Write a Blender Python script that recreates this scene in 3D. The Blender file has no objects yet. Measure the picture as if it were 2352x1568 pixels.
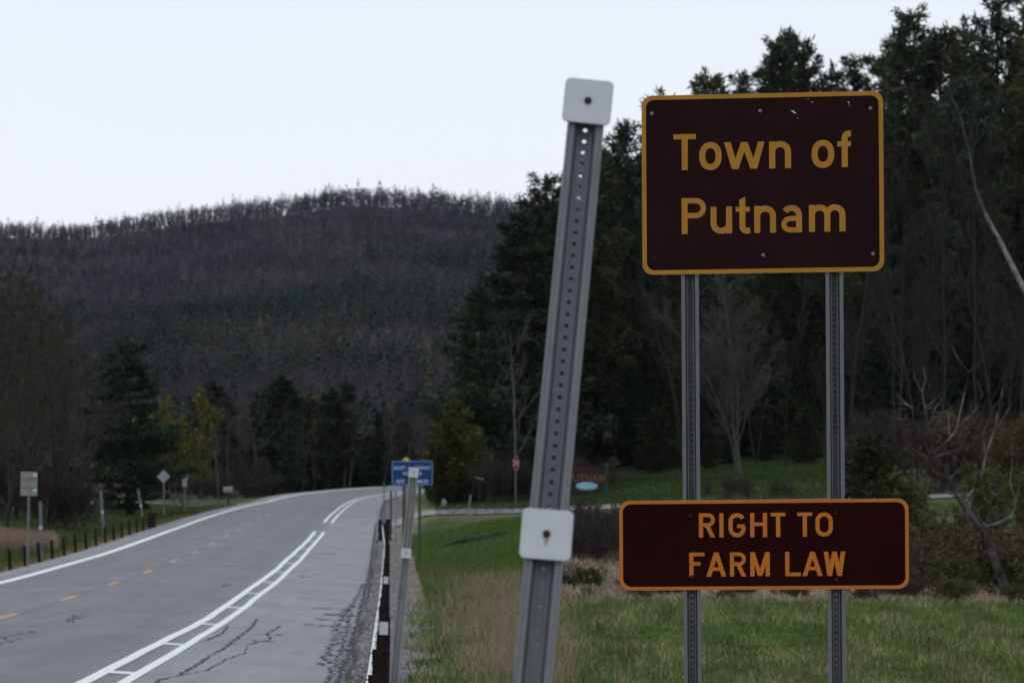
import bpy, math, random
import numpy as np
from mathutils import Vector, Matrix

SC = bpy.context.scene
COL = SC.collection
R = math.radians

# ------------------------------------------------------------------ camera, sky, sun, exposure
CAM_Z = 1.65
FPX, CX, HY = 5801.0, 1176.0, 1280.0          # focal length / principal column / horizon row used for surveying the photograph
cam = bpy.data.cameras.new('camera')
cam.sensor_width = 22.3
cam.lens = 55.0
cam.shift_y = (HY - 784.0) / 2352.0           # the horizon sits low in the picture, uprights stay upright
cam.clip_start = 0.2
cam.clip_end = 9000.0
cam.dof.use_dof = True
cam.dof.focus_distance = 10.8
cam.dof.aperture_fstop = 4.7
camo = bpy.data.objects.new('camera', cam)
camo.location = (0, 0, CAM_Z)
camo.rotation_euler = (R(90), 0, 0)
COL.objects.link(camo)
SC.camera = camo

SC.view_settings.view_transform = 'Standard'
SC.view_settings.look = 'None'
SC.view_settings.exposure = 0.0
SC.view_settings.gamma = 1.0
SC.view_settings.use_curve_mapping = False
SC.cycles.use_denoising = True
SC.cycles.max_bounces = 5
SC.cycles.diffuse_bounces = 3
SC.cycles.glossy_bounces = 3
SC.cycles.transparent_max_bounces = 4

SUN_EL, SUN_AZ = 42.0, -55.0                   # high cloud, sun somewhere ahead on the left
w = bpy.data.worlds.new('World')
SC.world = w
w.use_nodes = True
nt = w.node_tree
nt.nodes.clear()
def N(t, **k):
    n = nt.nodes.new(t)
    for a, b in k.items():
        setattr(n, a, b)
    return n
out = N('ShaderNodeOutputWorld')
bg1 = N('ShaderNodeBackground')
bg2 = N('ShaderNodeBackground')
mixs = N('ShaderNodeMixShader')
sky = N('ShaderNodeTexSky', sky_type='NISHITA', sun_disc=False)
sky.sun_elevation = R(SUN_EL)
sky.sun_rotation = R(SUN_AZ)
sky.air_density = 1.0
sky.dust_density = 3.0
bg1.inputs['Strength'].default_value = 0.1
tc = N('ShaderNodeTexCoord')
sep = N('ShaderNodeSeparateXYZ')
mp = N('ShaderNodeMapRange')
mp.inputs['From Min'].default_value = 0.03
mp.inputs['From Max'].default_value = 0.30
noi = N('ShaderNodeTexNoise')
noi.inputs['Scale'].default_value = 2.2
noi.inputs['Detail'].default_value = 3.0
add = N('ShaderNodeMath', operation='MULTIPLY_ADD')
add.inputs[1].default_value = 0.5
ramp = N('ShaderNodeValToRGB')
ramp.color_ramp.elements[0].position = 0.15
ramp.color_ramp.elements[0].color = (0.925, 0.93, 0.945, 1)
ramp.color_ramp.elements[1].position = 1.15 if False else 1.0
ramp.color_ramp.elements[1].color = (0.80, 0.855, 0.945, 1)
nt.links.new(tc.outputs['Generated'], sep.inputs[0])
nt.links.new(tc.outputs['Generated'], noi.inputs['Vector'])
nt.links.new(sep.outputs['Z'], mp.inputs['Value'])
nt.links.new(noi.outputs['Fac'], add.inputs[0])
nt.links.new(mp.outputs[0], add.inputs[2])
nt.links.new(add.outputs[0], ramp.inputs['Fac'])
nt.links.new(ramp.outputs['Color'], bg2.inputs['Color'])
bg2.inputs['Strength'].default_value = 1.09
nt.links.new(sky.outputs['Color'], bg1.inputs['Color'])
mixs.inputs['Fac'].default_value = 0.92        # cloud cover
nt.links.new(bg1.outputs[0], mixs.inputs[1])
nt.links.new(bg2.outputs[0], mixs.inputs[2])
nt.links.new(mixs.outputs[0], out.inputs['Surface'])

sl = bpy.data.lights.new('sun', 'SUN')
sl.energy = 0.5
sl.angle = R(25)
sl.color = (1.0, 0.96, 0.9)
so = bpy.data.objects.new('sun', sl)
dirv = Vector((math.sin(R(SUN_AZ)) * math.cos(R(SUN_EL)), math.cos(R(SUN_AZ)) * math.cos(R(SUN_EL)), math.sin(R(SUN_EL))))
so.rotation_euler = dirv.to_track_quat('Z', 'Y').to_euler()
so.location = (-40, 20, 60)
COL.objects.link(so)

# ------------------------------------------------------------------ helpers
rnd = random.Random(7)
rng = np.random.default_rng(7)

def tag(o, label=None, cat=None, group=None, kind=None):
    if label: o['label'] = label
    if cat: o['category'] = cat
    if group: o['group'] = group
    if kind: o['kind'] = kind
    return o

def empty(name, loc, rot=(0, 0, 0), label=None, cat=None, group=None):
    o = bpy.data.objects.new(name, None)
    o.location = loc
    o.rotation_euler = rot
    o.empty_display_size = 0.3
    COL.objects.link(o)
    return tag(o, label, cat, group)

def link(name, me, m=None, parent=None, loc=None):
    o = bpy.data.objects.new(name, me)
    if m is not None and len(me.materials) == 0:
        for q in (m if isinstance(m, (list, tuple)) else [m]):
            me.materials.append(q)
    if parent: o.parent = parent
    if loc is not None: o.location = loc
    COL.objects.link(o)
    return o

def copy_tree(o, parent=None):
    c = o.copy()
    COL.objects.link(c)
    c.parent = parent
    for ch in list(o.children):
        copy_tree(ch, c)
    return c

class MB:
    """collects polygons for ONE mesh"""
    def __init__(s):
        s.v, s.f, s.mi = [], [], []
    def add(s, vs, fs, mi=0):
        b = len(s.v)
        s.v.extend([tuple(p) for p in vs])
        for f in fs:
            s.f.append([b + i for i in f]); s.mi.append(mi)
    def box(s, x0, x1, y0, y1, z0, z1, mi=0):
        s.add([(x0,y0,z0),(x1,y0,z0),(x1,y1,z0),(x0,y1,z0),(x0,y0,z1),(x1,y0,z1),(x1,y1,z1),(x0,y1,z1)],
              [(0,3,2,1),(4,5,6,7),(0,1,5,4),(1,2,6,5),(2,3,7,6),(3,0,4,7)], mi)
    def tube(s, pts, rad, n=6, mi=0, cap=True):
        pts = [Vector(p) for p in pts]
        if not isinstance(rad, (list, tuple)): rad = [rad] * len(pts)
        rings = []
        for i, p in enumerate(pts):
            d = (pts[min(i+1, len(pts)-1)] - pts[max(i-1, 0)])
            if d.length < 1e-9: d = Vector((0,0,1))
            d.normalize()
            a = d.cross(Vector((0,0,1)) if abs(d.z) < .9 else Vector((1,0,0))).normalized()
            b = d.cross(a)
            rings.append([p + (a*math.cos(2*math.pi*k/n) + b*math.sin(2*math.pi*k/n)) * rad[i] for k in range(n)])
        vs = [q for r in rings for q in r]
        fs = []
        for i in range(len(pts)-1):
            for k in range(n):
                fs.append((i*n+k, i*n+(k+1)%n, (i+1)*n+(k+1)%n, (i+1)*n+k))
        if cap:
            fs.append(tuple(range(n-1, -1, -1)))
            fs.append(tuple((len(pts)-1)*n+k for k in range(n)))
        s.add(vs, fs, mi)
    def prism(s, outline, y0, y1, mi=0):
        """outline in x,z extruded from y0 (front) to y1 (back)"""
        n = len(outline)
        vs = [(x, y0, z) for x, z in outline] + [(x, y1, z) for x, z in outline]
        fs = [tuple(range(n)), tuple(range(2*n-1, n-1, -1))]
        fs += [(i, n+i, n+(i+1)%n, (i+1)%n) for i in range(n)]
        s.add(vs, fs, mi)
    def mesh(s, name):
        me = bpy.data.meshes.new(name)
        me.from_pydata(s.v, [], s.f)
        if s.mi and max(s.mi) > 0:
            me.polygons.foreach_set('material_index', s.mi)
        me.update()
        return me
    def build(s, name, m, parent=None, loc=None, smooth=False):
        me = s.mesh(name)
        if smooth:
            me.polygons.foreach_set('use_smooth', [True]*len(me.polygons))
        return link(name, me, m, parent, loc)

def tri_mesh(name, V, T, col=None):
    """large triangle mesh from arrays; col = per vertex colour"""
    V = np.asarray(V, np.float32).reshape(-1, 3)
    T = np.asarray(T, np.int32).reshape(-1, 3)
    me = bpy.data.meshes.new(name)
    me.vertices.add(len(V)); me.vertices.foreach_set('co', V.ravel())
    me.loops.add(T.size); me.loops.foreach_set('vertex_index', T.ravel())
    me.polygons.add(len(T))
    me.polygons.foreach_set('loop_start', np.arange(0, T.size, 3, dtype=np.int32))
    me.polygons.foreach_set('loop_total', np.full(len(T), 3, np.int32))
    if col is not None:
        a = me.color_attributes.new('Col', 'FLOAT_COLOR', 'POINT')
        c = np.ones((len(V), 4), np.float32); c[:, :3] = col
        a.data.foreach_set('color', c.ravel())
    me.update(calc_edges=True)
    return me

def grid_mesh(name, P, col=None):
    """P[i,j,3] grid"""
    n, m_, _ = P.shape
    i, j = np.meshgrid(np.arange(n-1), np.arange(m_-1), indexing='ij')
    a = (i*m_ + j).ravel(); b = a + m_
    q = np.stack([a, b, b+1, a+1], 1).astype(np.int32)
    me = bpy.data.meshes.new(name)
    V = P.reshape(-1, 3).astype(np.float32)
    me.vertices.add(len(V)); me.vertices.foreach_set('co', V.ravel())
    me.loops.add(q.size); me.loops.foreach_set('vertex_index', q.ravel())
    me.polygons.add(len(q))
    me.polygons.foreach_set('loop_start', np.arange(0, q.size, 4, dtype=np.int32))
    me.polygons.foreach_set('loop_total', np.full(len(q), 4, np.int32))
    me.polygons.foreach_set('use_smooth', np.ones(len(q), bool))
    if col is not None:
        at_ = me.color_attributes.new('Col', 'FLOAT_COLOR', 'POINT')
        c = np.ones((len(V), 4), np.float32); c[:, :3] = col.reshape(-1, 3)
        at_.data.foreach_set('color', c.ravel())
    me.update(calc_edges=True)
    nz = np.zeros(len(q)*3, np.float32); me.polygons.foreach_get('normal', nz)
    if nz.reshape(-1, 3)[:, 2].mean() < 0: me.flip_normals()
    return me

MATS = {}
def mat(name, color=(.5,.5,.5), rough=.8, metal=0., var=0.25, scale=8., detail=4., bump=0., bscale=60., col2=None,
        vcol=False, spec=.3, coord='Object', stretch=None, objrand=0.):
    if name in MATS: return MATS[name]
    m = bpy.data.materials.new(name); m.use_nodes = True
    t = m.node_tree; n = t.nodes; n.clear(); L = t.links.new
    o = n.new('ShaderNodeOutputMaterial'); p = n.new('ShaderNodeBsdfPrincipled')
    L(p.outputs[0], o.inputs[0])
    p.inputs['Roughness'].default_value = rough
    p.inputs['Metallic'].default_value = metal
    p.inputs['Specular IOR Level'].default_value = spec
    tcn = n.new('ShaderNodeTexCoord'); vec = tcn.outputs[coord]
    if stretch:
        mpn = n.new('ShaderNodeMapping'); mpn.inputs['Scale'].default_value = stretch
        L(vec, mpn.inputs[0]); vec = mpn.outputs[0]
    nz = n.new('ShaderNodeTexNoise'); nz.inputs['Scale'].default_value = scale; nz.inputs['Detail'].default_value = detail
    nz.inputs['Roughness'].default_value = .65
    L(vec, nz.inputs['Vector'])
    if vcol:
        src = n.new('ShaderNodeVertexColor'); src.layer_name = 'Col'; base = src.outputs['Color']
    else:
        src = n.new('ShaderNodeRGB'); src.outputs[0].default_value = (*color, 1); base = src.outputs[0]
    if col2 is not None:
        mx0 = n.new('ShaderNodeMix'); mx0.data_type = 'RGBA'
        cr = n.new('ShaderNodeMapRange'); cr.inputs['From Min'].default_value = .42; cr.inputs['From Max'].default_value = .62
        L(nz.outputs['Fac'], cr.inputs['Value']); L(cr.outputs[0], mx0.inputs['Factor'])
        L(base, mx0.inputs['A']); mx0.inputs['B'].default_value = (*col2, 1); base = mx0.outputs['Result']
    hs = n.new('ShaderNodeHueSaturation')
    mr = n.new('ShaderNodeMapRange')
    mr.inputs['From Min'].default_value = .3; mr.inputs['From Max'].default_value = .7
    mr.inputs['To Min'].default_value = 1-var; mr.inputs['To Max'].default_value = 1+var
    L(nz.outputs['Fac'], mr.inputs['Value'])
    val = mr.outputs[0]
    if objrand:
        oi = n.new('ShaderNodeObjectInfo'); r2 = n.new('ShaderNodeMapRange')
        r2.inputs['To Min'].default_value = 1-objrand; r2.inputs['To Max'].default_value = 1+objrand
        L(oi.outputs['Random'], r2.inputs['Value'])
        mu = n.new('ShaderNodeMath'); mu.operation = 'MULTIPLY'; L(val, mu.inputs[0]); L(r2.outputs[0], mu.inputs[1]); val = mu.outputs[0]
    L(val, hs.inputs['Value']); L(base, hs.inputs['Color'])
    L(hs.outputs[0], p.inputs['Base Color'])
    if bump:
        nb = n.new('ShaderNodeTexNoise'); nb.inputs['Scale'].default_value = bscale; nb.inputs['Detail'].default_value = 3
        L(vec, nb.inputs['Vector'])
        b = n.new('ShaderNodeBump'); b.inputs['Strength'].default_value = bump; b.inputs['Distance'].default_value = .02
        L(nb.outputs['Fac'], b.inputs['Height']); L(b.outputs[0], p.inputs['Normal'])
    MATS[name] = m
    return m

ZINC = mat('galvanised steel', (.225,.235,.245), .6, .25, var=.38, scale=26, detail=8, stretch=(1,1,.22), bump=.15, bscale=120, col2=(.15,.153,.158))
ZINC_IN = mat('dark inner zinc', (.07,.073,.078), .7, .1, var=.35, scale=18, stretch=(1,1,.3))  # darker tone for the walls and web inside the channel
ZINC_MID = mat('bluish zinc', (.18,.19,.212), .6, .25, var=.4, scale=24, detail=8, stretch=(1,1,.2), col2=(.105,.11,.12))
ZINC_OLD = mat('dull old zinc', (.24,.25,.25), .65, .2, var=.3, scale=12, stretch=(1,1,.25))
ALU = mat('bare aluminium', (.45,.46,.44), .5, .4, var=.12, scale=10)
BROWN = mat('brown sign sheeting', (.0215,.0078,.0080), .7, 0, var=.18, scale=3, spec=.04)
BROWN2 = mat('dark brown sign sheeting', (.0225,.0042,.0042), .7, 0, var=.15, scale=3, spec=.03)
GOLD = mat('faded gold sheeting', (.43,.195,.028), .55, 0, var=.10, scale=5, spec=.15)
ORANGE = mat('orange sheeting', (.54,.165,.022), .55, 0, var=.08, scale=5, spec=.15)
BOLT = mat('bolt steel', (.15,.165,.18), .35, .7, var=.2, scale=60)
RUSTBOLT = mat('rusty bolt', (.03,.012,.010), .8, 0, var=.4, scale=80)
SCRATCH = mat('scratched bare metal', (.75,.78,.8), .35, .3, var=.2, scale=60)
RUSTRUN = mat('rust streak', (.42,.30,.18), .8, 0, var=.3, scale=60)
WHITEPL = mat('white reflector sheeting', (.52,.54,.56), .55, 0, var=.06, scale=12, spec=.25)
RUST = mat('weathering steel', (.020,.011,.009), .85, 0, var=.5, scale=9, bump=.2)
CABLE = mat('galvanised cable', (.78,.78,.79), .5, .1, var=.12, scale=30)
BLUE = mat('blue sign sheeting', (.002,.042,.17), .6, 0, var=.08, scale=3)
WHITE = mat('white sign sheeting', (.55,.62,.74), .5, 0, var=.05, scale=3)
YELLOW = mat('fluorescent yellow sheeting', (.62,.66,.02), .5, 0, var=.06, scale=3)
BLACK = mat('black lettering', (.02,.02,.02), .6, 0, var=.1)
RED = mat('stop red', (.27,.014,.016), .5, 0, var=.08, scale=3)
GREENP = mat('dark green paint', (.010,.045,.032), .5, 0, var=.2, scale=6)
GREENTIP = mat('green plastic cap', (.01,.16,.09), .5, 0, var=.1)
WOODRED = mat('red brown stained wood', (.034,.011,.009), .7, 0, var=.3, scale=6, stretch=(1,1,6))
GOLDLET = mat('gold painted letters', (.13,.075,.034), .5, 0, var=.15)
LAKE = mat('pale blue painted oval', (.28,.52,.66), .5, 0, var=.25, scale=2, stretch=(1,1,4))
GREYWOOD = mat('weathered grey wood', (.20,.185,.17), .9, 0, var=.3, scale=5, stretch=(1,1,.2))
PINKWOOD = mat('faded red board', (.22,.13,.12), .9, 0, var=.3, scale=5)
ROCK = mat('grey stone', (.22,.22,.23), .9, 0, var=.3, scale=3, bump=.4, bscale=12)
LITTER = mat('white litter', (.7,.73,.72), .6, 0, var=.1)
MAILW = mat('white mailbox metal', (.22,.22,.235), .5, 0, var=.1)
LOGM = mat('dark fallen log', (.030,.028,.024), .95, 0, var=.4, scale=4)
ASPHALT = None

# ------------------------------------------------------------------ the road's line: straight, then a bend to the right beyond the rise
S0, KAP, X0, PH0, BANK = 200.75, .0045, -8.5104, -.0483, .0274
_zk = np.array([-200,-60,0,25,50,75,100,125,150,175,200,225,250,280,330.,460,700])
_zn = np.array([-.9,-.25,.2183,.5296,1.1797,2.0297,3.0881,4.1356,5.0923,5.9409,6.7152,7.5392,8.6077,10.0501,11.8795,16,24])
SS = np.arange(-120, 440, .5)
_d = np.clip(SS-S0, 0, None)
PHI = PH0 + KAP*np.where(_d < 30, _d*_d/60, _d-15)
RX = np.cumsum(np.sin(PHI)*.5); RY = np.cumsum(np.cos(PHI)*.5)
_i0 = 240
RX = RX-RX[_i0]+X0; RY = RY-RY[_i0]+25
RZ = np.convolve(np.pad(np.interp(SS, _zk, _zn), 15, mode='edge'), np.ones(31)/31, 'valid')

def crossfall(s, d):
    t = np.clip((s-S0)/40, 0, 1)
    ad = np.abs(d)
    cr = -.036*np.minimum(ad, 3.6) - .065*np.clip(ad-3.6, 0, None)
    return cr*(1-t) - t*BANK*d

def road(s, d, dz=0.):
    s = np.asarray(s, float); d = np.asarray(d, float)
    x = np.interp(s, SS, RX); y = np.interp(s, SS, RY); p = np.interp(s, SS, PHI); z = np.interp(s, SS, RZ)
    return np.stack(np.broadcast_arrays(x+d*np.cos(p), y-d*np.sin(p), z+crossfall(s, d)+dz), -1)

def road_sd(X, Y):
    X = np.asarray(X, float).ravel(); Y = np.asarray(Y, float).ravel()
    S = np.empty_like(X); D = np.empty_like(X)
    rx, ry, sss, ph = RX[::4], RY[::4], SS[::4], PHI[::4]
    for a in range(0, len(X), 8000):
        x = X[a:a+8000, None]; y = Y[a:a+8000, None]
        i = ((x-rx)**2 + (y-ry)**2).argmin(1)
        dx = X[a:a+8000]-rx[i]; dy = Y[a:a+8000]-ry[i]
        ds = dx*np.sin(ph[i]) + dy*np.cos(ph[i])
        S[a:a+8000] = sss[i] + np.clip(ds, -2, 2)
        sgn = dx*np.cos(ph[i]) - dy*np.sin(ph[i])
        D[a:a+8000] = np.where(np.abs(ds) > 3, np.sign(sgn)*np.hypot(dx, dy), sgn)
    return S, D

# natural ground heights: rows of distance, columns of bearing (column value = bearing*5801+1176)
_q = np.array([-4000,-1200,-400,0,170,330,500,650,820,1000,1200,1420,1700,2000,2352,3200,5200], float)
_crest = np.array([640,560,520,515,525,497,476,458,434,440,462,470,476,480,485,500,560.])+22
_rows = {
 -80: [-1]*17,
 0:   [-.3]*9+[-.05]*8,
 20:  [-.1]*9+[-.05]*8,
 33:  [.15]*9+[.02,.02,.02,.03,.05,.08,.1,.1],
 46:  [.35]*9+[.28,.27,.26,.27,.28,.28,.3,.3],
 58:  [.7]*9+[.55,.55,.54,.53,.53,.52,.5,.5],
 66:  [.95]*9+[.85,.75,.62,.52,.50,.48,.45,.4],
 80:  [1.5]*9+[1.45,1.4,1.2,1.05,1.0,1.0,1.0,1.0],
 100: [2.1]*9+[2.3,2.3,2.1,1.9,1.9,2.0,2.1,2.1],
 125: [3.1]*9+[3.5,3.65,3.85,4.1,4.4,4.7,5,5.5],
 134: [3.5]*9+[3.9,4.05,4.3,4.6,4.85,5.2,5.6,6.],
 160: [4.5]*9+[5,5.3,5.8,6.3,6.7,7.1,8,10],
 190: [5.4]*9+[6.2,6.9,7.9,8.5,9.0,9.9,12,16],
 230: [6.8]*9+[7.8,9.5,12,15,17.5,21,26,34],
 300: [8.6]*9+[11,15,20,28,33,40,50,62],
 420: [13]*9+[16,22,31,44,52,62,78,95],
}
_Yr = sorted(_rows)
_Z = [list(_rows[y]) for y in _Yr]
_wts = np.array([1.]*10+[.8,.55,.3,.1,0,0,0])
for yy, g in ((600,.16),(900,.37),(1200,.58),(1500,.8),(1800,1.)):
    yrow = 1120-(1120-_crest)*g
    zh = 1.65+(1280-yrow)*yy/FPX
    zr = np.array(_rows[420])+(yy-420)*.13
    _Z.append(list(zh*_wts + np.maximum(zr, zh)*(1-_wts))); _Yr.append(yy)
_Z.append(list(np.array(_Z[-1])-60)); _Yr.append(2300)
_Z.append([60.]*17); _Yr.append(3200)
_Z.append([40.]*17); _Yr.append(7000)
_Yr = np.array(_Yr, float); _Z = np.array(_Z)

def smooth(t):
    t = np.clip(t, 0, 1); return t*t*(3-2*t)

def wob(x, y, k, s):
    r_ = np.random.default_rng(s); o = np.zeros_like(x)
    for _ in range(6):
        a = r_.uniform(0, 6.28); f_ = k*r_.uniform(.6, 1.7)
        o += np.sin((x*math.cos(a)+y*math.sin(a))*f_ + r_.uniform(0, 6.28))
    return o/6

def ground(X, Y, full=False):
    shp = np.shape(X)
    X = np.asarray(X, float).ravel(); Y = np.asarray(Y, float).ravel()
    q = np.clip(CX + FPX*X/np.maximum(Y, 20.), _q[0], _q[-1])
    iy = np.clip(np.searchsorted(_Yr, Y)-1, 0, len(_Yr)-2)
    ty = np.clip((Y-_Yr[iy])/(_Yr[iy+1]-_Yr[iy]), 0, 1)
    iq = np.clip(np.searchsorted(_q, q)-1, 0, len(_q)-2)
    tq = (q-_q[iq])/(_q[iq+1]-_q[iq])
    def z4(a, b): return _Z[a, b]
    z = (_Z[iy,iq]*(1-tq)+_Z[iy,iq+1]*tq)*(1-ty) + (_Z[iy+1,iq]*(1-tq)+_Z[iy+1,iq+1]*tq)*ty
    z = z + .07*wob(X, Y, .35, 3)*np.clip(Y/60, .2, 1.5) + .02*wob(X, Y, 1.6, 4) + .055*wob(X, Y, 4.2, 9)*np.clip((90-Y)/20, 0, 1)
    far = np.clip((Y-450)/700, 0, 1)
    z = z + far*9*wob(X, Y, .011, 8)
    S, D = road_sd(X, Y)
    er = road(S, np.full_like(S, 6.65))[:, 2]; el = road(S, np.full_like(S, -5.2))[:, 2]
    rc = road(S, np.clip(D, -5.2, 6.65))[:, 2]
    tr = np.clip((D-6.9)/(7.-4.6*smooth((S-98)/12)*(1-smooth((S-150)/20))), 0, 1); tl = np.clip((-D-5.4)/9., 0, 1)
    zr = (er-.05)*(1-smooth(tr)) + z*smooth(tr)
    zl = (el-.05-.35*smooth((-D-5.6)/3.5))*(1-smooth(tl)) + z*smooth(tl)
    o = np.where(D > 6.65, zr, np.where(D < -5.2, zl, rc-.22))
    if full: return o.reshape(shp), S.reshape(shp), D.reshape(shp)
    return o.reshape(shp)

def gz(x, y): return float(ground(np.array([x]), np.array([y]))[0])
def bx(px, Y): return (px-CX)/FPX*Y            # sideways metres of a bearing at a distance
def bz(py, Y): return CAM_Z-(py-HY)/FPX*Y      # height of a sight line at a distance

# ------------------------------------------------------------------ ground sheet
def steps(*segs):
    o = []
    for a, b, st in segs: o += list(np.arange(a, b, st))
    return np.array(o)
gx = np.concatenate([-np.geomspace(48, 5000, 34)[::-1], np.arange(-46, 60, .8), np.geomspace(60.5, 5000, 34)])
gy = np.concatenate([-np.geomspace(20, 3000, 10)[::-1], np.arange(-18, 16, 3.), np.arange(16, 150, .8), np.arange(150, 340, 1.6), np.geomspace(342, 6500, 80)])
GX, GY = np.meshgrid(gx, gy, indexing='ij')
GZ, GS, GD = ground(GX, GY, True)
n1 = wob(GX, GY, .5, 11); n2 = wob(GX, GY, 1.8, 12); n3 = wob(GX, GY, .12, 13)
green = np.array([.060,.092,.024]); tan = np.array([.21,.155,.10]); floor_ = np.array([.035,.028,.022]); gravel = np.array([.15,.145,.145]); hillc = np.array([.040,.033,.036])
lawn = np.array([.036,.062,.016])
def mixc(c, b, f): return c*(1-f[..., None]) + b*f[..., None]
gc = np.broadcast_to(green, GX.shape+(3,)).copy()
gc = mixc(gc, tan, np.clip(.35+.5*n1+.4*n2, 0, .8)*(GY < 75))
gc = mixc(gc, lawn, smooth((GY-72)/20))
gc = mixc(gc, tan*.8, smooth((n1-.15)*3)*.35)
# leaf litter at the thicket behind the hump on the right
GQ = CX+FPX*GX/np.maximum(GY, 20)
gc = mixc(gc, np.array([.30,.215,.175]), smooth((GY-59)/3)*(1-smooth((GY-92)/10))*smooth((GQ-1250)/120)*.9)
gc = mixc(gc, np.array([.30,.23,.15]), (GD > 6.5)*(1-smooth((GD-8.5)/1.2))*smooth((GS-104)/6)*(1-smooth((GS-160)/10))*.9)
gc = mixc(gc, np.array([.17,.125,.09]), (GD > 6.5)*(1-smooth((GD-8.3-.5*n2)/.6))*smooth((GS-15)/15))
# grass verge turning to gravel beside the rail
gc = mixc(gc, gravel, (1-smooth((GD-8.0+.5*smooth((GS-30)/15)-.35*n2)/.5))*(GD > 6.4))
gc = mixc(gc, tan*.75, (1-smooth((-GD-5.9-.3*n2)/.5))*(GD < -5.0))
wood = np.maximum(smooth((GY-(180+12*np.clip((GQ-1200)/500, -1, 1)))/10)*smooth((GQ-960)/120),
                  smooth((GY-235)/40)*smooth((-GD-14)/8))
wood = np.maximum(wood, smooth((-GD-24)/8)*smooth((GY-100)/20))
wood = np.maximum(wood, smooth((GY-138)/8)*smooth((GQ-1900)/60))
wood = np.maximum(wood, smooth((GY-148)/12)*smooth((GQ-1000)/50)*(1-smooth((GQ-1230)/60)))
gc = mixc(gc, floor_, wood)
gc = mixc(gc, hillc, smooth((GY-380)/60))
gc *= (1+.18*n2+.12*n1)[..., None]
GROUND = mat('ground cover', vcol=True, rough=.95, var=.35, scale=1.6, detail=8, bump=.6, bscale=9, spec=.1)
me = grid_mesh('ground', np.stack([GX, GY, GZ], -1), np.clip(gc, .004, .5))
g = link('ground', me, GROUND); tag(g, 'grassy ground, verge, wood floor and hillside', None, None, 'structure')

# ------------------------------------------------------------------ road
def asphalt():
    m = bpy.data.materials.new('aged asphalt'); m.use_nodes = True
    t = m.node_tree; n = t.nodes; L = t.links.new
    p = n['Principled BSDF']; p.inputs['Roughness'].default_value = .62; p.inputs['Specular IOR Level'].default_value = .35
    vc = n.new('ShaderNodeVertexColor'); vc.layer_name = 'Col'
    tcn = n.new('ShaderNodeTexCoord')
    mpn = n.new('ShaderNodeMapping'); mpn.inputs['Scale'].default_value = (1.6, .16, 1); mpn.inputs['Rotation'].default_value = (0, 0, .048)
    L(tcn.outputs['Object'], mpn.inputs[0])
    a = n.new('ShaderNodeTexNoise'); a.inputs['Scale'].default_value = 1.6; a.inputs['Detail'].default_value = 6; L(mpn.outputs[0], a.inputs['Vector'])
    b = n.new('ShaderNodeTexNoise'); b.inputs['Scale'].default_value = .35; b.inputs['Detail'].default_value = 5; L(tcn.outputs['Object'], b.inputs['Vector'])
    c = n.new('ShaderNodeTexNoise'); c.inputs['Scale'].default_value = 28; c.inputs['Detail'].default_value = 2; L(tcn.outputs['Object'], c.inputs['Vector'])
    s1 = n.new('ShaderNodeMath'); s1.operation = 'ADD'; L(a.outputs['Fac'], s1.inputs[0]); L(b.outputs['Fac'], s1.inputs[1])
    s2 = n.new('ShaderNodeMath'); s2.operation = 'MULTIPLY_ADD'; L(c.outputs['Fac'], s2.inputs[0]); s2.inputs[1].default_value = 1.0; L(s1.outputs[0], s2.inputs[2])
    mr = n.new('ShaderNodeMapRange'); mr.inputs['From Min'].default_value = .95; mr.inputs['From Max'].default_value = 2.05
    mr.inputs['To Min'].default_value = .62; mr.inputs['To Max'].default_value = 1.32
    L(s2.outputs[0], mr.inputs['Value'])
    hs = n.new('ShaderNodeHueSaturation'); L(vc.outputs[0], hs.inputs['Color']); L(mr.outputs[0], hs.inputs['Value'])
    L(hs.outputs[0], p.inputs['Base Color'])
    bp = n.new('ShaderNodeBump'); bp.inputs['Strength'].default_value = .35; bp.inputs['Distance'].default_value = .01
    L(c.outputs['Fac'], bp.inputs['Height']); L(bp.outputs[0], p.inputs['Normal'])
    return m
ASPHALT = asphalt()
rs = np.arange(-100, 430, 1.5)
rd = np.array([-5.22,-5.2,-4.6,-3.7,-3.4,-2.8,-2.3,-1.8,-1.2,-.6,-.15,0,.15,.6,1.2,1.8,2.3,2.8,3.4,3.7,4.2,5,5.8,6.4,6.65,6.67])
SR, DR = np.meshgrid(rs, rd, indexing='ij')
edge = np.zeros_like(SR); edge[:, 0] = edge[:, -1] = -.35
jit = np.zeros_like(SR); jit[:, -3:] = (.10*wob(rs, rs*0, 1.3, 5)+.05*wob(rs, rs*0, 4, 6))[:, None]
PR = road(SR, DR+jit*(DR > 6.5)); PR[..., 2] += edge
lane = np.array([.128,.133,.152]); shoul = np.array([.198,.201,.216]); trk = np.array([.106,.110,.127]); joint = np.array([.085,.085,.09])
rc = np.zeros(SR.shape+(3,)); rc[:] = lane
wt = np.exp(-((np.abs(np.abs(DR)-.95)/.35)**2))+np.exp(-((np.abs(np.abs(DR)-2.65)/.4)**2))
rc = mixc(rc, trk, np.clip(wt, 0, 1)*.8)
rc = mixc(rc, shoul, smooth((DR-3.7)/.5)+smooth((-DR-3.7)/.6))
rc = mixc(rc, joint, np.exp(-(np.abs(DR)/.10)**2)*.75)
me = grid_mesh('road', PR, rc)
road_o = link('road', me, ASPHALT); tag(road_o, 'grey two lane road with wide shoulder curving over a rise', None, None, 'structure')

PAINTW = mat('worn white road paint', (.80,.80,.80), .6, 0, var=.18, scale=3.5, detail=8, col2=(.66,.67,.68))
PAINTO = mat('worn orange road paint', (.52,.23,.07), .65, 0, var=.25, scale=5, detail=8, col2=(.34,.20,.11))
TAR = mat('dark crack', (.022,.022,.024), .8, 0, var=.4, scale=4)

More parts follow.
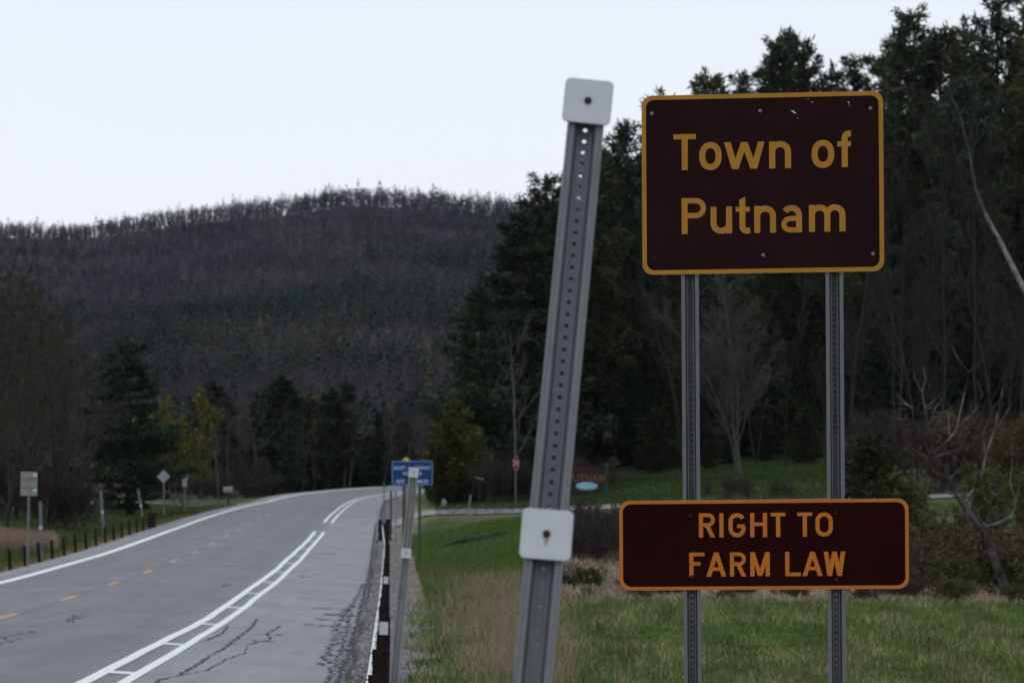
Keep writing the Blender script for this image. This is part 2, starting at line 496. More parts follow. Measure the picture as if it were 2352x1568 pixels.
def strip(s0, s1, d0, d1, st=1., dz=.006, w=None, wseed=0, waver=0.):
    s = np.unique(np.concatenate([np.arange(s0, s1, st), [s1]]))
    wv = waver*wob(s, s*0, .25, wseed+50) + .5*waver*wob(s, s*0, 1.1, wseed+51) if waver else 0*s
    A = road(s, d0+wv, dz); B = road(s, d1+wv, dz)
    return np.stack([A, B], 1)
def paint(name, P, m):
    o = link(name, grid_mesh(name, P), m, road_o); return o
paint('edge_line', strip(-60, 300, -3.80, -3.42, 1.5, waver=.02), PAINTW)
for a, b in ((-40, 99.5), (115.5, 275)):
    paint('edge_line', strip(a, b, 3.535, 3.70, 1., waver=.035, wseed=1), PAINTW)
    paint('edge_line', strip(a, b, 3.975, 4.12, 1., waver=.03, wseed=2), PAINTW)
for k in range(-2, 13):
    s = 7.2 + 7.85*k
    if s < 99: paint('cross_bar', np.stack([road([s, s+.45], 3.68, .006), road([s, s+.45], 3.995, .006)], 1), PAINTW)
for k in range(-3, 24):
    s = 21.9+9.3*k
    paint('lane_dash', strip(s, s+2.7, -.10, .105, .5, waver=.03, wseed=k+9), PAINTO)

def crack(pts, wd, name='pavement_crack', dz=.004, seed=0, jit=.05):
    r_ = random.Random(seed); P = []
    pts = [np.array(p, float) for p in pts]
    for i in range(len(pts)-1):
        n = max(2, int(np.linalg.norm((pts[i+1]-pts[i])*np.array([1, 2]))/.12))
        for k in range(n):
            t = k/n; c = pts[i]*(1-t)+pts[i+1]*t
            c = c + np.array([r_.uniform(-jit, jit), r_.uniform(-jit, jit)*.6])
            ww = wd*r_.uniform(.15, 1.4)
            P.append([road(c[0], c[1]-ww/2, dz), road(c[0], c[1]+ww/2, dz)])
    P.append([road(pts[-1][0], pts[-1][1], dz), road(pts[-1][0], pts[-1][1]+.005, dz)])
    return link(name, grid_mesh(name, np.array(P)), TAR, road_o)
crack([(2,4.75),(6.5,4.4),(7.5,4.55),(10,4.6),(12.8,4.6),(15,4.66),(19,4.64),(22,4.66),(26.5,4.58)], .06, seed=1)
crack([(7.5,4.55),(9,4.8),(12,4.9),(14,5.05),(16,4.95)], .03, seed=2)
crack([(17,4.2),(20,4.3),(23,4.22)], .05, seed=3)
crack([(16.5,4.95),(19,5.2),(21,5.05),(24.5,5.15)], .05, seed=4)
crack([(18,4.95),(18.3,5.4)], .10, seed=14, jit=.15); crack([(20.5,4.95),(20.8,5.35)], .09, seed=15, jit=.15)
crack([(22.4,4.3),(22.6,5.0)], .05, seed=16, jit=.1)
crack([(52,4.5),(52.3,4.85)], .25, seed=17, jit=.2)
crack([(74,4.35),(74.4,5.2)], .25, seed=18, jit=.2); crack([(76,4.9),(76.2,5.3)], .3, seed=19, jit=.2)
crack([(8,1.15),(11,1.2),(15,1.1),(18,1.2)], .03, seed=5, jit=.25)
crack([(8,1.4),(12,1.3),(16,1.45)], .025, seed=35, jit=.3)
crack([(22,1.25),(26,1.2)], .03, seed=36, jit=.3)
crack([(24,-1.2),(29,-1.1)], .025, seed=21, jit=.3)
crack([(42,2.6),(44,2.9)], .05, seed=22, jit=.3)
crack([(38,5.0),(38.3,6.2)], .10, seed=6, jit=.15); crack([(33,5.3),(33.3,6.4)], .2, seed=7, jit=.2)
crack([(28,5.8),(28.2,6.5)], .25, seed=8, jit=.25); crack([(25.5,5.7),(25.6,6.6)], .2, seed=9, jit=.25); crack([(30.5,5.9),(30.6,6.6)], .3, seed=10, jit=.25)
crack([(-5,6.62),(10,6.6),(24,6.62),(40,6.6),(60,6.62),(90,6.55),(120,6.5)], .09, seed=11, jit=.10)
crack([(4,6.42),(16,6.5),(34,6.38),(50,6.5)], .05, seed=12, jit=.12)
crack([(12,6.3),(20,6.35),(26,6.2),(31,6.25),(36,6.4)], .07, seed=13, jit=.2)

# side road joining from the right, and two driveways
def ribbon(name, pts, wid, label, colr, dz=.06, n=60):
    pts = np.array(pts, float); t = np.linspace(0, 1, n)
    k = np.linspace(0, 1, len(pts))
    x = np.interp(t, k, pts[:, 0]); y = np.interp(t, k, pts[:, 1])
    ker = np.ones(9)/9
    x = np.convolve(np.pad(x, 4, mode='reflect', reflect_type='odd'), ker, 'valid'); y = np.convolve(np.pad(y, 4, mode='reflect', reflect_type='odd'), ker, 'valid')
    dx = np.gradient(x); dy = np.gradient(y); l = np.hypot(dx, dy)
    wv = np.interp(t, np.linspace(0, 1, len(wid)), wid) + .25*wob(x, y, .8, 17)
    P = []
    for o_ in np.linspace(-1, 1, 9):
        xx = x-dy/l*o_*wv/2; yy = y+dx/l*o_*wv/2
        zz = ground(xx, yy)+dz
        P.append(np.stack([xx, yy, zz], -1))
    P = np.stack(P, 1)
    cc = np.zeros(P.shape); cc[:] = colr; cc *= (1+.15*wob(P[..., 0], P[..., 1], .9, 19))[..., None]
    o = link(name, grid_mesh(name, P, cc), ASPHALT); tag(o, label, None, None, 'structure'); return o
ribbon('side_road', [(-9.6,141),(-6,140),(0,137),(8,132),(18,128.5),(30,128),(46,130),(64,134)], [15,9.5,7.2,6.6,6.2,6.2,6.2,6.2], 'side road meeting the main road beyond the guide rail', (.19,.19,.205))
ribbon('driveway', [(23,166),(30,166),(40,168),(60,172)], [4,4,4,4], 'pale driveway crossing the lawn at the right', (.22,.215,.21))
ribbon('driveway', [(-36,214),(-30,214),(-25,213),(-21,212)], [4.5,4.5,5,7], 'pale driveway behind the diamond sign at the left', (.17,.17,.165))

# ------------------------------------------------------------------ lettering
def arcpts(cx, cy, rx, ry, a0, a1, n=18):
    return [(cx+rx*math.cos(R(a0+(a1-a0)*i/n)), cy+ry*math.sin(R(a0+(a1-a0)*i/n))) for i in range(n+1)]
def stroke(pts, s):
    L_, R_ = [], []
    for i, p in enumerate(pts):
        a = pts[max(i-1, 0)]; b = pts[min(i+1, len(pts)-1)]
        if 0 < i < len(pts)-1:
            d1 = np.array(p)-np.array(a); d2 = np.array(b)-np.array(p)
            d1 = d1/np.linalg.norm(d1); d2 = d2/np.linalg.norm(d2)
            n1_ = np.array([-d1[1], d1[0]]); n2_ = np.array([-d2[1], d2[0]])
            m_ = n1_+n2_; m_ = m_/max(np.dot(m_, m_), 1e-6)*2
            off = m_*s/2
        else:
            d = np.array(b)-np.array(a); d = d/np.linalg.norm(d); off = np.array([-d[1], d[0]])*s/2
        L_.append(np.array(p)+off); R_.append(np.array(p)-off)
    return [[tuple(L_[i]), tuple(R_[i]), tuple(R_[i+1]), tuple(L_[i+1])] for i in range(len(pts)-1)]
def rect(x0, x1, y0, y1): return [[(x0,y0),(x1,y0),(x1,y1),(x0,y1)]]
def para(xt, xb, s, y1, y0=0): return [[(xb-s/2,y0),(xb+s/2,y0),(xt+s/2,y1),(xt-s/2,y1)]]
def ring(cx, cy, rx, ry, s, p=2.3, n=40):
    q = []
    def sp(a, x, y):
        c, d = math.cos(a), math.sin(a)
        return (cx+x*math.copysign(abs(c)**(2/p), c), cy+y*math.copysign(abs(d)**(2/p), d))
    for i in range(n):
        a, b = 2*math.pi*i/n, 2*math.pi*(i+1)/n
        q.append([sp(a, rx, ry), sp(b, rx, ry), sp(b, rx-s, ry-s), sp(a, rx-s, ry-s)])
    return q
def glyph(c, w, H, xh, s):
    """strokes of one letter; returns a list of layers, each a list of polygons"""
    h = s/2
    def arch(x0, w_, up=True):
        a = (w_-s)/2; cy = xh-h-a*.95+s*.04
        pts = [(x0+w_-h, 0)]+arcpts(x0+w_/2, cy, a, a*.95, 0, 180, 16)
        return stroke(pts, s)
    if c == 'T': return [rect(0, w, H-s*.85, H), rect(w/2-h, w/2+h, 0, H-s*.5)]
    if c == 'I': return [rect(w/2-h, w/2+h, 0, H)]
    if c == 'H': return [rect(0, s, 0, H), rect(w-s, w, 0, H), rect(h, w-h, H*.53-s*.42, H*.53+s*.42)]
    if c == 'L': return [rect(0, s, 0, H), rect(h, w, 0, s*.88)]
    if c == 'F': return [rect(0, s, 0, H), rect(h, w, H-s*.88, H), rect(h, w*.74, H*.46, H*.46+s*.88)]
    if c in 'PR':
        yb = H*.44; r_ = (H-s*.44-(yb+s*.44))/2; cy = (H+yb)/2
        rx = min(r_*1.05, w*.5)
        b = stroke([(h, H-s*.44)]+arcpts(w-h-rx, cy, rx, r_, 90, -90, 16)+[(h, yb+s*.44)], s*.9)
        o = [rect(0, s, 0, H), b]
        if c == 'R': o.append(para(w*.52, w-s*.55, s*1.1, yb+s*.3))
        return o
    if c == 'G':
        rx, ry = w/2-h, H/2-h+s*.03
        top = arcpts(w/2, H-h-rx, rx, rx, 28, 180, 14); bot = arcpts(w/2, h+rx, rx, rx, 180, 360, 16)
        return [stroke(top+bot+[(w-h, H*.44)], s), rect(w*.5, w-h*.4, H*.38, H*.38+s*.88)]
    if c == 'O':
        rx = w/2-h
        pts = arcpts(w/2, H-h-rx, rx, rx, 0, 180, 16)+arcpts(w/2, h+rx, rx, rx, 180, 360, 16)
        return [stroke(pts+[pts[0], pts[1]], s)]
    if c == 'A': return [para(w/2, s*.55, s*1.1, H), para(w/2, w-s*.55, s*1.1, H), rect(w*.26, w*.74, H*.24, H*.24+s*.85)]
    if c == 'M': return [rect(0, s, 0, H), rect(w-s, w, 0, H), para(s*.55, w/2, s*1.05, H, H*.02), para(w-s*.55, w/2, s*1.05, H, H*.02)]
    if c in 'Ww':
        t = H if c == 'W' else xh; k = s*1.08
        return [para(k/2, w*.27, k, t), para(w/2, w*.27, k, t), para(w/2, w*.73, k, t), para(w-k/2, w*.73, k, t)]
    if c == 'o': return [ring(w/2, xh/2, w/2, xh/2+s*.08, s, 2.25)]
    if c == 'n': return [rect(0, s, 0, xh), arch(0, w)]
    if c == 'm': wa = (w+s)/2; return [rect(0, s, 0, xh), arch(0, wa), arch(w-wa, wa)]
    if c == 'u':
        f_ = lambda polys: [[(w-x, xh-y) for x, y in p] for p in polys]
        return [f_(rect(0, s, 0, xh)), f_(arch(0, w))]
    if c == 'f':
        xs = w*.54
        return [stroke([(xs, 0), (xs, H*.80)]+arcpts(xs+w*.30, H*.80, w*.30, H*1.01-h-H*.80, 180, 95, 10)[1:]+[(w, H*1.01-h)], s), rect(0, w, H*.64-s*.42, H*.64+s*.42)]
    if c == 't':
        xs = w*.46
        return [[[(xs-h, H*.3), (xs+h, H*.3), (xs+h, H*1.01), (xs-h, H*.93)]], stroke([(xs, H*.35), (xs, h+w*.3)]+arcpts(xs+w*.3, h+w*.3-s*.1, w*.3, w*.3, 180, 265, 10)[1:]+[(w, h*.95)], s), rect(0, w*.97, H*.665-s*.40, H*.665+s*.40)]
    if c == 'a':
        yT, yB = xh*.60-s*.40, s*.40; ryb = (yT-yB)/2; rxb = w*.46-h
        top = [(w-h, xh*.05), (w-h, xh*.64)]+arcpts(w*.5, xh*.64, w*.5-h, xh*.36-h+s*.05, 0, 148, 14)[1:]
        bowl = [(w-h, yT), (h+rxb, yT)]+arcpts(h+rxb, (yT+yB)/2, rxb, ryb, 90, 270, 16)[1:]+[(w-h, yB)]
        return [stroke(top, s), rect(w-s, w, 0, xh*.5), stroke(bowl, s*.85)]
    return []

def rrect(w_, h_, r_, n=8):
    o = []
    for cx_, cz_, a in ((w_/2-r_, h_/2-r_, 0), (-w_/2+r_, h_/2-r_, 90), (-w_/2+r_, -h_/2+r_, 180), (w_/2-r_, -h_/2+r_, 270)):
        o += [(cx_+r_*math.cos(R(a+90*i/n)), cz_+r_*math.sin(R(a+90*i/n))) for i in range(n+1)]
    return o   # counter-clockwise in x,z

def ccw(p):
    a = sum(p[i][0]*p[(i+1) % len(p)][1]-p[(i+1) % len(p)][0]*p[i][1] for i in range(len(p)))
    return p if a > 0 else p[::-1]

def lettering(name, spec, H, xh, s, y0, m, parent, scale, ox, oz):
    """spec = list of (char, x0, x1) in survey pixels"""
    k = 0
    for c, x0, x1 in spec:
        mb = MB()
        for layer in glyph(c, x1-x0, H, xh, s):
            y = y0 - .00012*(k % 7); k += 1
            for p in layer:
                mb.add([((x0+x-ox)*scale, y, oz+yy*scale) for x, yy in ccw(p)], [tuple(range(len(p)))])
        mb.build(name, m, parent)

# ------------------------------------------------------------------ perforated U-channel post
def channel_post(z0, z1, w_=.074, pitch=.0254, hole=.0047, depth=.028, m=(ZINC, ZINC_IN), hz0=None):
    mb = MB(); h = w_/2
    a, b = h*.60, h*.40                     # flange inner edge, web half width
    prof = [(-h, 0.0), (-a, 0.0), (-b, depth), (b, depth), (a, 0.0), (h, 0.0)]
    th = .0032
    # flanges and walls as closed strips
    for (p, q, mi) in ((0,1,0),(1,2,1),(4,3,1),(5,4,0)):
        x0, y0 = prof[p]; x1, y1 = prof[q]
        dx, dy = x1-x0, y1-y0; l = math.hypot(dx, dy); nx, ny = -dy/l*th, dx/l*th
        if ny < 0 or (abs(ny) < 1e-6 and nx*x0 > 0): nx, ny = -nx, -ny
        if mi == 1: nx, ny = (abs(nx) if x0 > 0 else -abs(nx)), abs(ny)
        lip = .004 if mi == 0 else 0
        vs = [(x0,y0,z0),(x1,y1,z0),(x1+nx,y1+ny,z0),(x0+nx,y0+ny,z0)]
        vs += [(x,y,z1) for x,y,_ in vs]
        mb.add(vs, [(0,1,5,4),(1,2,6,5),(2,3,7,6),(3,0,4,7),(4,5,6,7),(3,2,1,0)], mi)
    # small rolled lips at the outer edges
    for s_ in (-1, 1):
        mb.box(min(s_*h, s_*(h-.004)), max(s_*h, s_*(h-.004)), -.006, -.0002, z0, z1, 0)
    # ridges beside the web; the flange zinc paints in the bend highlight
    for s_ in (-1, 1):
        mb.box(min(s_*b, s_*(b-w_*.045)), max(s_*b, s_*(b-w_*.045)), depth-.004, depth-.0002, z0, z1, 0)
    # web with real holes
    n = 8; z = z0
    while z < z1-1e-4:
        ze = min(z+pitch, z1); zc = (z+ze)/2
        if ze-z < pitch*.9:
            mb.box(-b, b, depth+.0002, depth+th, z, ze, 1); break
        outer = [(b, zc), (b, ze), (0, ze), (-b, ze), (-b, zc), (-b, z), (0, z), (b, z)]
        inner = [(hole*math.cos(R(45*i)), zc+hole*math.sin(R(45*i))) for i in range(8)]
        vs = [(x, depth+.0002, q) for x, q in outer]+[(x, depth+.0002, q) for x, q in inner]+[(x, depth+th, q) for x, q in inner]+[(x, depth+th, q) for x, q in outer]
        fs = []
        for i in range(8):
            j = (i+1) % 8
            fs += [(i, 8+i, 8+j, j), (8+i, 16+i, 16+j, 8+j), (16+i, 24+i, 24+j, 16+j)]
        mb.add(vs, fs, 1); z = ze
    return mb.mesh('post')

def bolt_mesh(r_, t, seg=8):
    mb = MB()
    mb.prism([(r_*math.cos(R(360*i/6)), r_*math.sin(R(360*i/6))) for i in range(6)], -t, 0)
    mb.prism([(r_*1.5*math.cos(R(360*i/12)), r_*1.5*math.sin(R(360*i/12))) for i in range(12)], -t*.25, .0005)
    return mb.mesh('bolt')

# ------------------------------------------------------------------ the brown town sign (in focus)
DS = 10.78
SPX = FPX/DS                                   # survey pixels per metre at the sign
RS = SPX*1.8085*1.7415                         # pixels per metre in the enlarged survey
bx0 = bx(1751, DS); z1c = bz(421, DS); z2c = bz(1250, DS)
town = empty('town_sign', (bx0+z1c*.0070, DS, 0), (0, R(-.4), R(-4.5)), 'brown and gold Town of Putnam sign over a farm law panel on two steel posts', 'road sign')
pm = channel_post(-.4, z1c+.37)
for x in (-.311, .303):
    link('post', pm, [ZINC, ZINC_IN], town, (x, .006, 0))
def sign_panel(w_, h_, rad, zc, xoff, border, face, bm, label):
    mb = MB(); mb.prism([(x+xoff, z+zc) for x, z in rrect(w_, h_, rad)], -.0045, -.0015)
    pnl = mb.build('sign_panel', ALU, town); pnl['label'] = label
    o_ = rrect(w_-.001, h_-.001, rad); i_ = rrect(w_-2*border, h_-2*border, rad-border*.6)
    mb = MB(); n = len(o_)
    mb.add([(x+xoff, -.0050, z+zc) for x, z in o_]+[(x+xoff, -.0050, z+zc) for x, z in i_], [(i, (i+1) % n, n+(i+1) % n, n+i) for i in range(n)])
    mb.build('border', bm, pnl)
    mb = MB(); mb.add([(x+xoff, -.0050, z+zc) for x, z in i_], [tuple(range(n))])
    mb.build('sign_face', face, pnl)
    return pnl
w1, h1, w2, h2 = 552/SPX, 412/SPX, 661/SPX, 206/SPX
p1 = sign_panel(w1, h1, .045, z1c, 0, .0185, BROWN, GOLD, 'large brown panel reading Town of Putnam in gold')
p2 = sign_panel(w2, h2, .045, z2c, -.006, .0145, BROWN2, ORANGE, 'low wide brown panel reading RIGHT TO FARM LAW in orange')
lettering('letter', [('T',532,695),('o',718,880),('w',898,1190),('n',1222,1380),('o',1527,1690),('f',1712,1810)], 260, 195, 44, -.0056, GOLD, p1, 1/RS, 1172, z1c+105/RS)
lettering('letter', [('P',588,767),('u',797,952),('t',978,1083),('n',1112,1268),('a',1303,1455),('m',1505,1767)], 260, 195, 43, -.0056, GOLD, p1, 1/RS, 1172, z1c-359/RS)
lettering('letter', [('R',708,825),('I',857,885),('G',922,1045),('H',1078,1200),('T',1226,1332),('T',1417,1525),('O',1547,1672)], 175, 130, 30, -.0056, ORANGE, p2, 1/RS, 1183, z2c+55/RS)
lettering('letter', [('F',637,747),('A',760,903),('R',930,1047),('M',1077,1217),('L',1328,1440),('A',1452,1597),('W',1605,1760)], 175, 130, 30, -.0056, ORANGE, p2, 1/RS, 1183, z2c-229/RS)
bm_ = bolt_mesh(.0052, .006); bm2_ = bolt_mesh(.0050, .005)
def desk(x, y, slope=.0178, xc=1172, yc=781): return ((x-xc)/RS, -(y+slope*(x-xc)-yc)/RS)
for x, y in ((377,275),(1160,258),(1950,242),(1174,1300),(1963,1290)):
    a, b = desk(x, y); link('bolt', bm_, BOLT, p1, (a, -.0055, z1c+b))
a, b = desk(388, 1320)
mb = MB(); mb.prism([(a+.006*math.cos(R(30*i)), z1c+b+.006*math.sin(R(30*i))) for i in range(12)], -.0054, -.0051); mb.build('bolt_hole', RUSTBOLT, p1)
for x, y in ((657,350),(1703,335),(667,793),(1706,813)):
    a, b = desk(x, y, .006, 1183, 561); link('bolt', bm2_, RUSTBOLT, p2, (a-.006, -.0055, z2c+b))
for x, y, dx, dy, t in ((1400,268,48,26,8),(1400,258,16,10,3),(1430,312,14,8,3),(1505,175,10,4,3),(1535,195,14,14,4),(1795,200,16,22,5),(1800,222,4,14,4)):
    a0, b0 = desk(x-dx/2, y-dy/2); a1, b1 = desk(x+dx/2, y+dy/2)
    mb = MB(); n_ = np.array([b0-b1, a1-a0]); n_ = n_/np.linalg.norm(n_)*t/RS*.5
    mx, mz = (a0+a1)/2, (b0+b1)/2
    mb.add([(a0,-.0053,z1c+b0),(mx-n_[0],-.0053,z1c+mz-n_[1]),(a1,-.0053,z1c+b1),(mx+n_[0],-.0053,z1c+mz+n_[1])], [(0,1,2,3)])
    mb.build('scratch', SCRATCH, p1)
a, b = desk(1352, 636); mb = MB(); mb.add([(a-.004,-.0066,z1c+b-.002),(a+.004,-.0066,z1c+b-.001),(a+.003,-.0066,z1c+b+.002)], [(0,1,2)]); mb.build('chip', RUSTBOLT, p1)

# ------------------------------------------------------------------ delineator posts
def marker_plate(parent, zc, w_, h_, y, rusty=False, rot=0):
    mb = MB(); o_ = rrect(w_, h_, .012, 5); mb.prism(o_, -.004, 0)
    pl = mb.build('marker_plate', WHITEPL, parent, (0, y, zc)); pl.rotation_euler = (0, rot, 0)
    mb = MB(); mb.prism([(.0075*math.cos(R(30*i)), .0075*math.sin(R(30*i))) for i in range(12)], -.008, -.0042)
    mb.build('rusty_bolt', RUSTBOLT, pl)
    if rusty:
        mb = MB(); mb.add([(-.005,-.0045,-.004),(.005,-.0045,-.004),(.003,-.0045,-.020),(-.002,-.0045,-.024)], [(0,3,2,1)]); mb.build('rust_streak', RUSTRUN, pl)
    return pl
def delineator(loc, top, label, lower, upper=None, lean=(0, 0), w_=.074, pw=.099, plates=True, group=None, mats=(ZINC, ZINC_IN), name='delineator_post', pitch=.0254, hole=.0047):
    o = empty(name, loc, (lean[0], lean[1], 0), label, 'delineator', group)
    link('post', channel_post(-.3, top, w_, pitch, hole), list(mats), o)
    if upper: marker_plate(o, upper, pw, pw*.99, -.007, rot=R(.5))
    if lower: marker_plate(o, lower, pw, pw*1.02, -.007, True, rot=R(-1))
    return o
MUP = Vector((bx(1350,5.15), 5.15, bz(238,5.15))); MLO = Vector((bx(1255,4.88), 4.88, bz(1230,4.88)))
ax = (MUP-MLO).normalized(); base = MLO - ax*(MLO.z/ax.z)
near = delineator(base, (MUP-base).length+.049, 'closest leaning galvanised delineator post with two square white plates', (MLO-base).length, (MUP-base).length, w_=.0745, mats=(ZINC, ZINC_MID))
near.rotation_mode = 'QUATERNION'
near.rotation_quaternion = Vector((0, 0, 1)).rotation_difference(ax)
U2 = Vector((bx(950,26.5), 26.5, bz(1085,26.5))); L2 = Vector((bx(933,26.5), 26.45, bz(1270,26.5)))
ax2 = (U2-L2).normalized(); b2 = L2-ax2*((L2.z-gz(L2.x, 26.5))/ax2.z)
d2 = delineator(b2, (U2-b2).length+.05, 'slightly leaning grey delineator post standing in front of the blue sign', (L2-b2).length, (U2-b2).length, w_=.094, pw=.105, mats=(ZINC_OLD, ZINC_OLD))
d2.rotation_mode = 'QUATERNION'; d2.rotation_quaternion = Vector((0, 0, 1)).rotation_difference(ax2)
for (px, py, s, d, hgt, ln, lab) in ((95,1290,67.5,-5.9,2.2,(0,R(-1)), 'upright grey delineator post behind the left rail, beside the sign seen from behind'),
                             (240,1243,92.5,-5.9,2.25,(0,R(-4.5)), 'grey delineator post at the middle of the left row of stakes'),
                             (332,1206,108.5,-5.75,2.15,(0,R(-9)), 'strongly leaning grey delineator post at the far end of the left rail')):
    p = road(s, d, -.15)
    Y = p[1]; X = bx(px, Y)
    o = delineator((X, Y, gz(X, Y)), hgt, lab, None, lean=ln, w_=.11, mats=(ZINC, ZINC_OLD), pitch=.1, hole=.012)
    marker_plate(o, hgt*.57, .12, .12, -.007)

# ------------------------------------------------------------------ cable guide rails
def ibeam(h, fw=.10, dp=.17):
    mb = MB(); t = .008
    # profile in local x (across the road) / y (along the road); flanges parallel to traffic
    mb.box(-dp/2, -dp/2+t, -fw/2, fw/2, -.4, h); mb.box(dp/2-t, dp/2, -fw/2, fw/2, -.4, h)
    mb.box(-dp/2+t+.0002, dp/2-t-.0002, -t/2, t/2, -.4, h-.002)
    return mb.mesh('guide_post')
def guide_rail(name, svals, dfun, h, label, side, plates=(), drop=.0, cab=.0125, cables=True, lean=0., dp=.17):
    root = empty(name, tuple(road(svals[0], dfun(svals[0]))), (0, 0, 0), label, 'guide rail')
    r0 = root.location
    me = ibeam(h, .10, dp); hk = MB()
    hk.tube([(0, .0, 0), (side*.05, 0, 0), (side*.062, 0, .02), (side*.05, 0, .038), (side*.02, 0, .038)], .006, 5)
    hm = hk.mesh('hook_bolt')
    tops = []
    for i, s in enumerate(svals):
        p = road(s, dfun(s)); zg = gz(p[0], p[1]); ph = float(np.interp(s, SS, PHI))
        hz = h + rnd.uniform(-.02, .02)
        o = link('guide_post', me, RUST, root); o.location = Vector((p[0], p[1], max(zg, p[2]-drop)-.0))-r0
        o.rotation_euler = (R(rnd.uniform(-1, 1)), R(lean+rnd.uniform(-1.2, 1.2)), -ph)
        tops.append((p[0], p[1], max(zg, p[2]-drop), ph))
        for k, dz in enumerate((.06, .16, .26)):
            hb = link('hook_bolt', hm, RUST, o); hb.location = (side*.055, 0, h-dz-.02)
        if i in plates:
            mb = MB(); mb.box(-.055, .055, -.006, 0, -.08, .08); pl = mb.build('reflector', WHITEPL, o, (0, -.07, h+.03))
    if cables:
        for dz in (.06, .16, .26):
            pts = []
            for i, (x, y, z, ph) in enumerate(tops):
                q = Vector((x+side*.105*math.cos(ph), y-side*.105*math.sin(ph), z+h-dz))-r0
                if pts:
                    m_ = (pts[-1]+q)/2; m_.z -= .012; pts.append(m_)
                pts.append(q)
            mb = MB(); mb.tube(pts, cab, 6); mb.build('cable', CABLE, root)
    return root, tops
sv = [-18.0, -13.1] + [-8.2+4.88*k for k in range(0, 22)]
rail, tops = guide_rail('cable_guide_rail', sv, lambda s: 7.2 if s < 70 else 7.2-.0065*(s-70), .80, 'rusty cable guide rail along the right shoulder with white cables', -1, plates=(5, 10), cab=.010)
# end anchor of the right rail
p = road(95.5, 7.02); zz_ = gz(p[0], p[1])
mb = MB(); mb.box(-.28, -.08, -.1, .1, -.3, .95); mb.box(.06, .30, -.1, .1, -.3, .98); mb.box(-.075, .055, -.05, .05, .55, .75)
mb.build('anchor_post', RUST, rail, Vector((p[0], p[1], zz_))-rail.location)
mb = MB(); mb.box(-.10, .10, -.02, 0, .0, .14); mb.build('reflector', WHITEPL, rail, Vector((p[0]+.38, p[1]-.15, zz_+.1))-rail.location)
svl = [60,62.2,64.4,67.2,70.5,74.2,78.0,81.4,85.5,90.0,94.0,97.5,101.2,106]
svl = [60+3.54*k for k in range(14)]
rail2, tops2 = guide_rail('cable_guide_rail', svl, lambda s: -5.42, .68, 'row of short rusty stakes of the left guide rail', 1, cables=False, lean=-4, dp=.10)
mb = MB(); mb.box(-.22, .22, -.12, .12, -.2, .62); mb.box(-.16, .30, -.10, .10, .622, .80)
p = road(110.3, -5.42); o = mb.build('anchor_post', RUST, rail2, Vector((p[0], p[1], gz(p[0], p[1])))-rail2.location)
for dz in (.10,):
    pts = [Vector((x, y, z+.68-dz))-rail2.location+Vector((.08, 0, 0)) for x, y, z, ph in tops2]
    mb = MB(); mb.tube(pts, .006, 4); mb.build('cable', RUST, rail2)

# ------------------------------------------------------------------ other signs and posts
def at_s(px, s, d):
    p = road(s, d); Y = float(p[1]); X = bx(px, Y); return X, Y, gz(X, Y)
# sign seen from behind at the left edge
X, Y, Z = at_s(63, 61.5, -6.0); k = FPX/Y
sg = empty('route_sign', (X, Y, Z), (0, R(1.0), R(4)), 'rectangular sign seen from behind at the left edge, on a tall grey post', 'road sign')
link('post', channel_post(-.3, bz(1083, Y)-Z-.05, .085, .1, .012), [ZINC_OLD, ZINC_OLD], sg)
zt = bz(1083, Y)-Z; zb = bz(1138, Y)-Z; wS = 38/k
mb = MB(); mb.prism([(x, z+(zt+zb)/2) for x, z in rrect(wS, zt-zb, .04, 4)], -.010, -.007); pn = mb.build('sign_panel', mat('grey sign back', (.27,.27,.245), .6, .1, var=.12, scale=4), sg)
for f_ in (.70, .32): 
    mb = MB(); mb.box(-wS*.46, wS*.46, -.03, -.0105, zb+(zt-zb)*f_-.02, zb+(zt-zb)*f_+.02); mb.build('brace', mat('brace dark', (.15,.15,.13), .7), pn)
for dz in (.88, .25):
    mb = MB(); mb.box(wS*.26, wS*.46, -.016, -.0106, zb+(zt-zb)*dz-.05, zb+(zt-zb)*dz+.05); mb.build('sticker', WHITE, pn)
mb = MB(); mb.box(-.02, .02, -.045, -.0305, zb, zt-.12); mb.build('spine', ZINC_OLD, pn)
# diamond from behind
X, Y, Z = at_s(377, 139, -7.0); k = FPX/Y
sg = empty('diamond_sign', (X, Y, Z), (0, R(-.8), R(3)), 'grey back of a diamond sign beyond the left rail', 'road sign')
link('post', channel_post(-.3, bz(1080, Y)-Z, .10, .1, .012), [ZINC_OLD, ZINC_OLD], sg, (0, .0, 0))
zc = bz(1094, Y)-Z; dg = 31/k/2
mb = MB(); base_ = rrect(dg*2/1.414, dg*2/1.414, .06, 4); c45 = math.cos(R(45))
mb.prism([((x-z)*c45, (x+z)*c45+zc) for x, z in base_], -.014, -.010); pn = mb.build('sign_panel', mat('grey aluminium back', (.33,.34,.34), .55, .2, var=.1, scale=3), sg)
mb = MB(); mb.box(-.05, .05, -.03, -.0145, zc-.05, zc+.05); mb.build('bracket', ZINC_OLD, pn)
# two small plates
X, Y, Z = at_s(424, 156, -7.2); k = FPX/Y
sg = empty('route_marker', (X, Y, Z), (0, 0, R(3)), 'two small grey plates one above the other on a thin post at the left', 'road sign')
link('post', channel_post(-.3, bz(1090, Y)-Z, .09, .1, .012), [ZINC_OLD, ZINC_OLD], sg)
for (ya, yb, ww) in ((1087,1103,15), (1103.6,1118,11)):
    za, zb_ = bz(ya, Y)-Z, bz(yb, Y)-Z
    mb = MB(); mb.prism([(x, z+(za+zb_)/2) for x, z in rrect(ww/k, za-zb_, .05, 4)], -.014, -.010); mb.build('sign_panel', MATS['grey aluminium back'], sg)
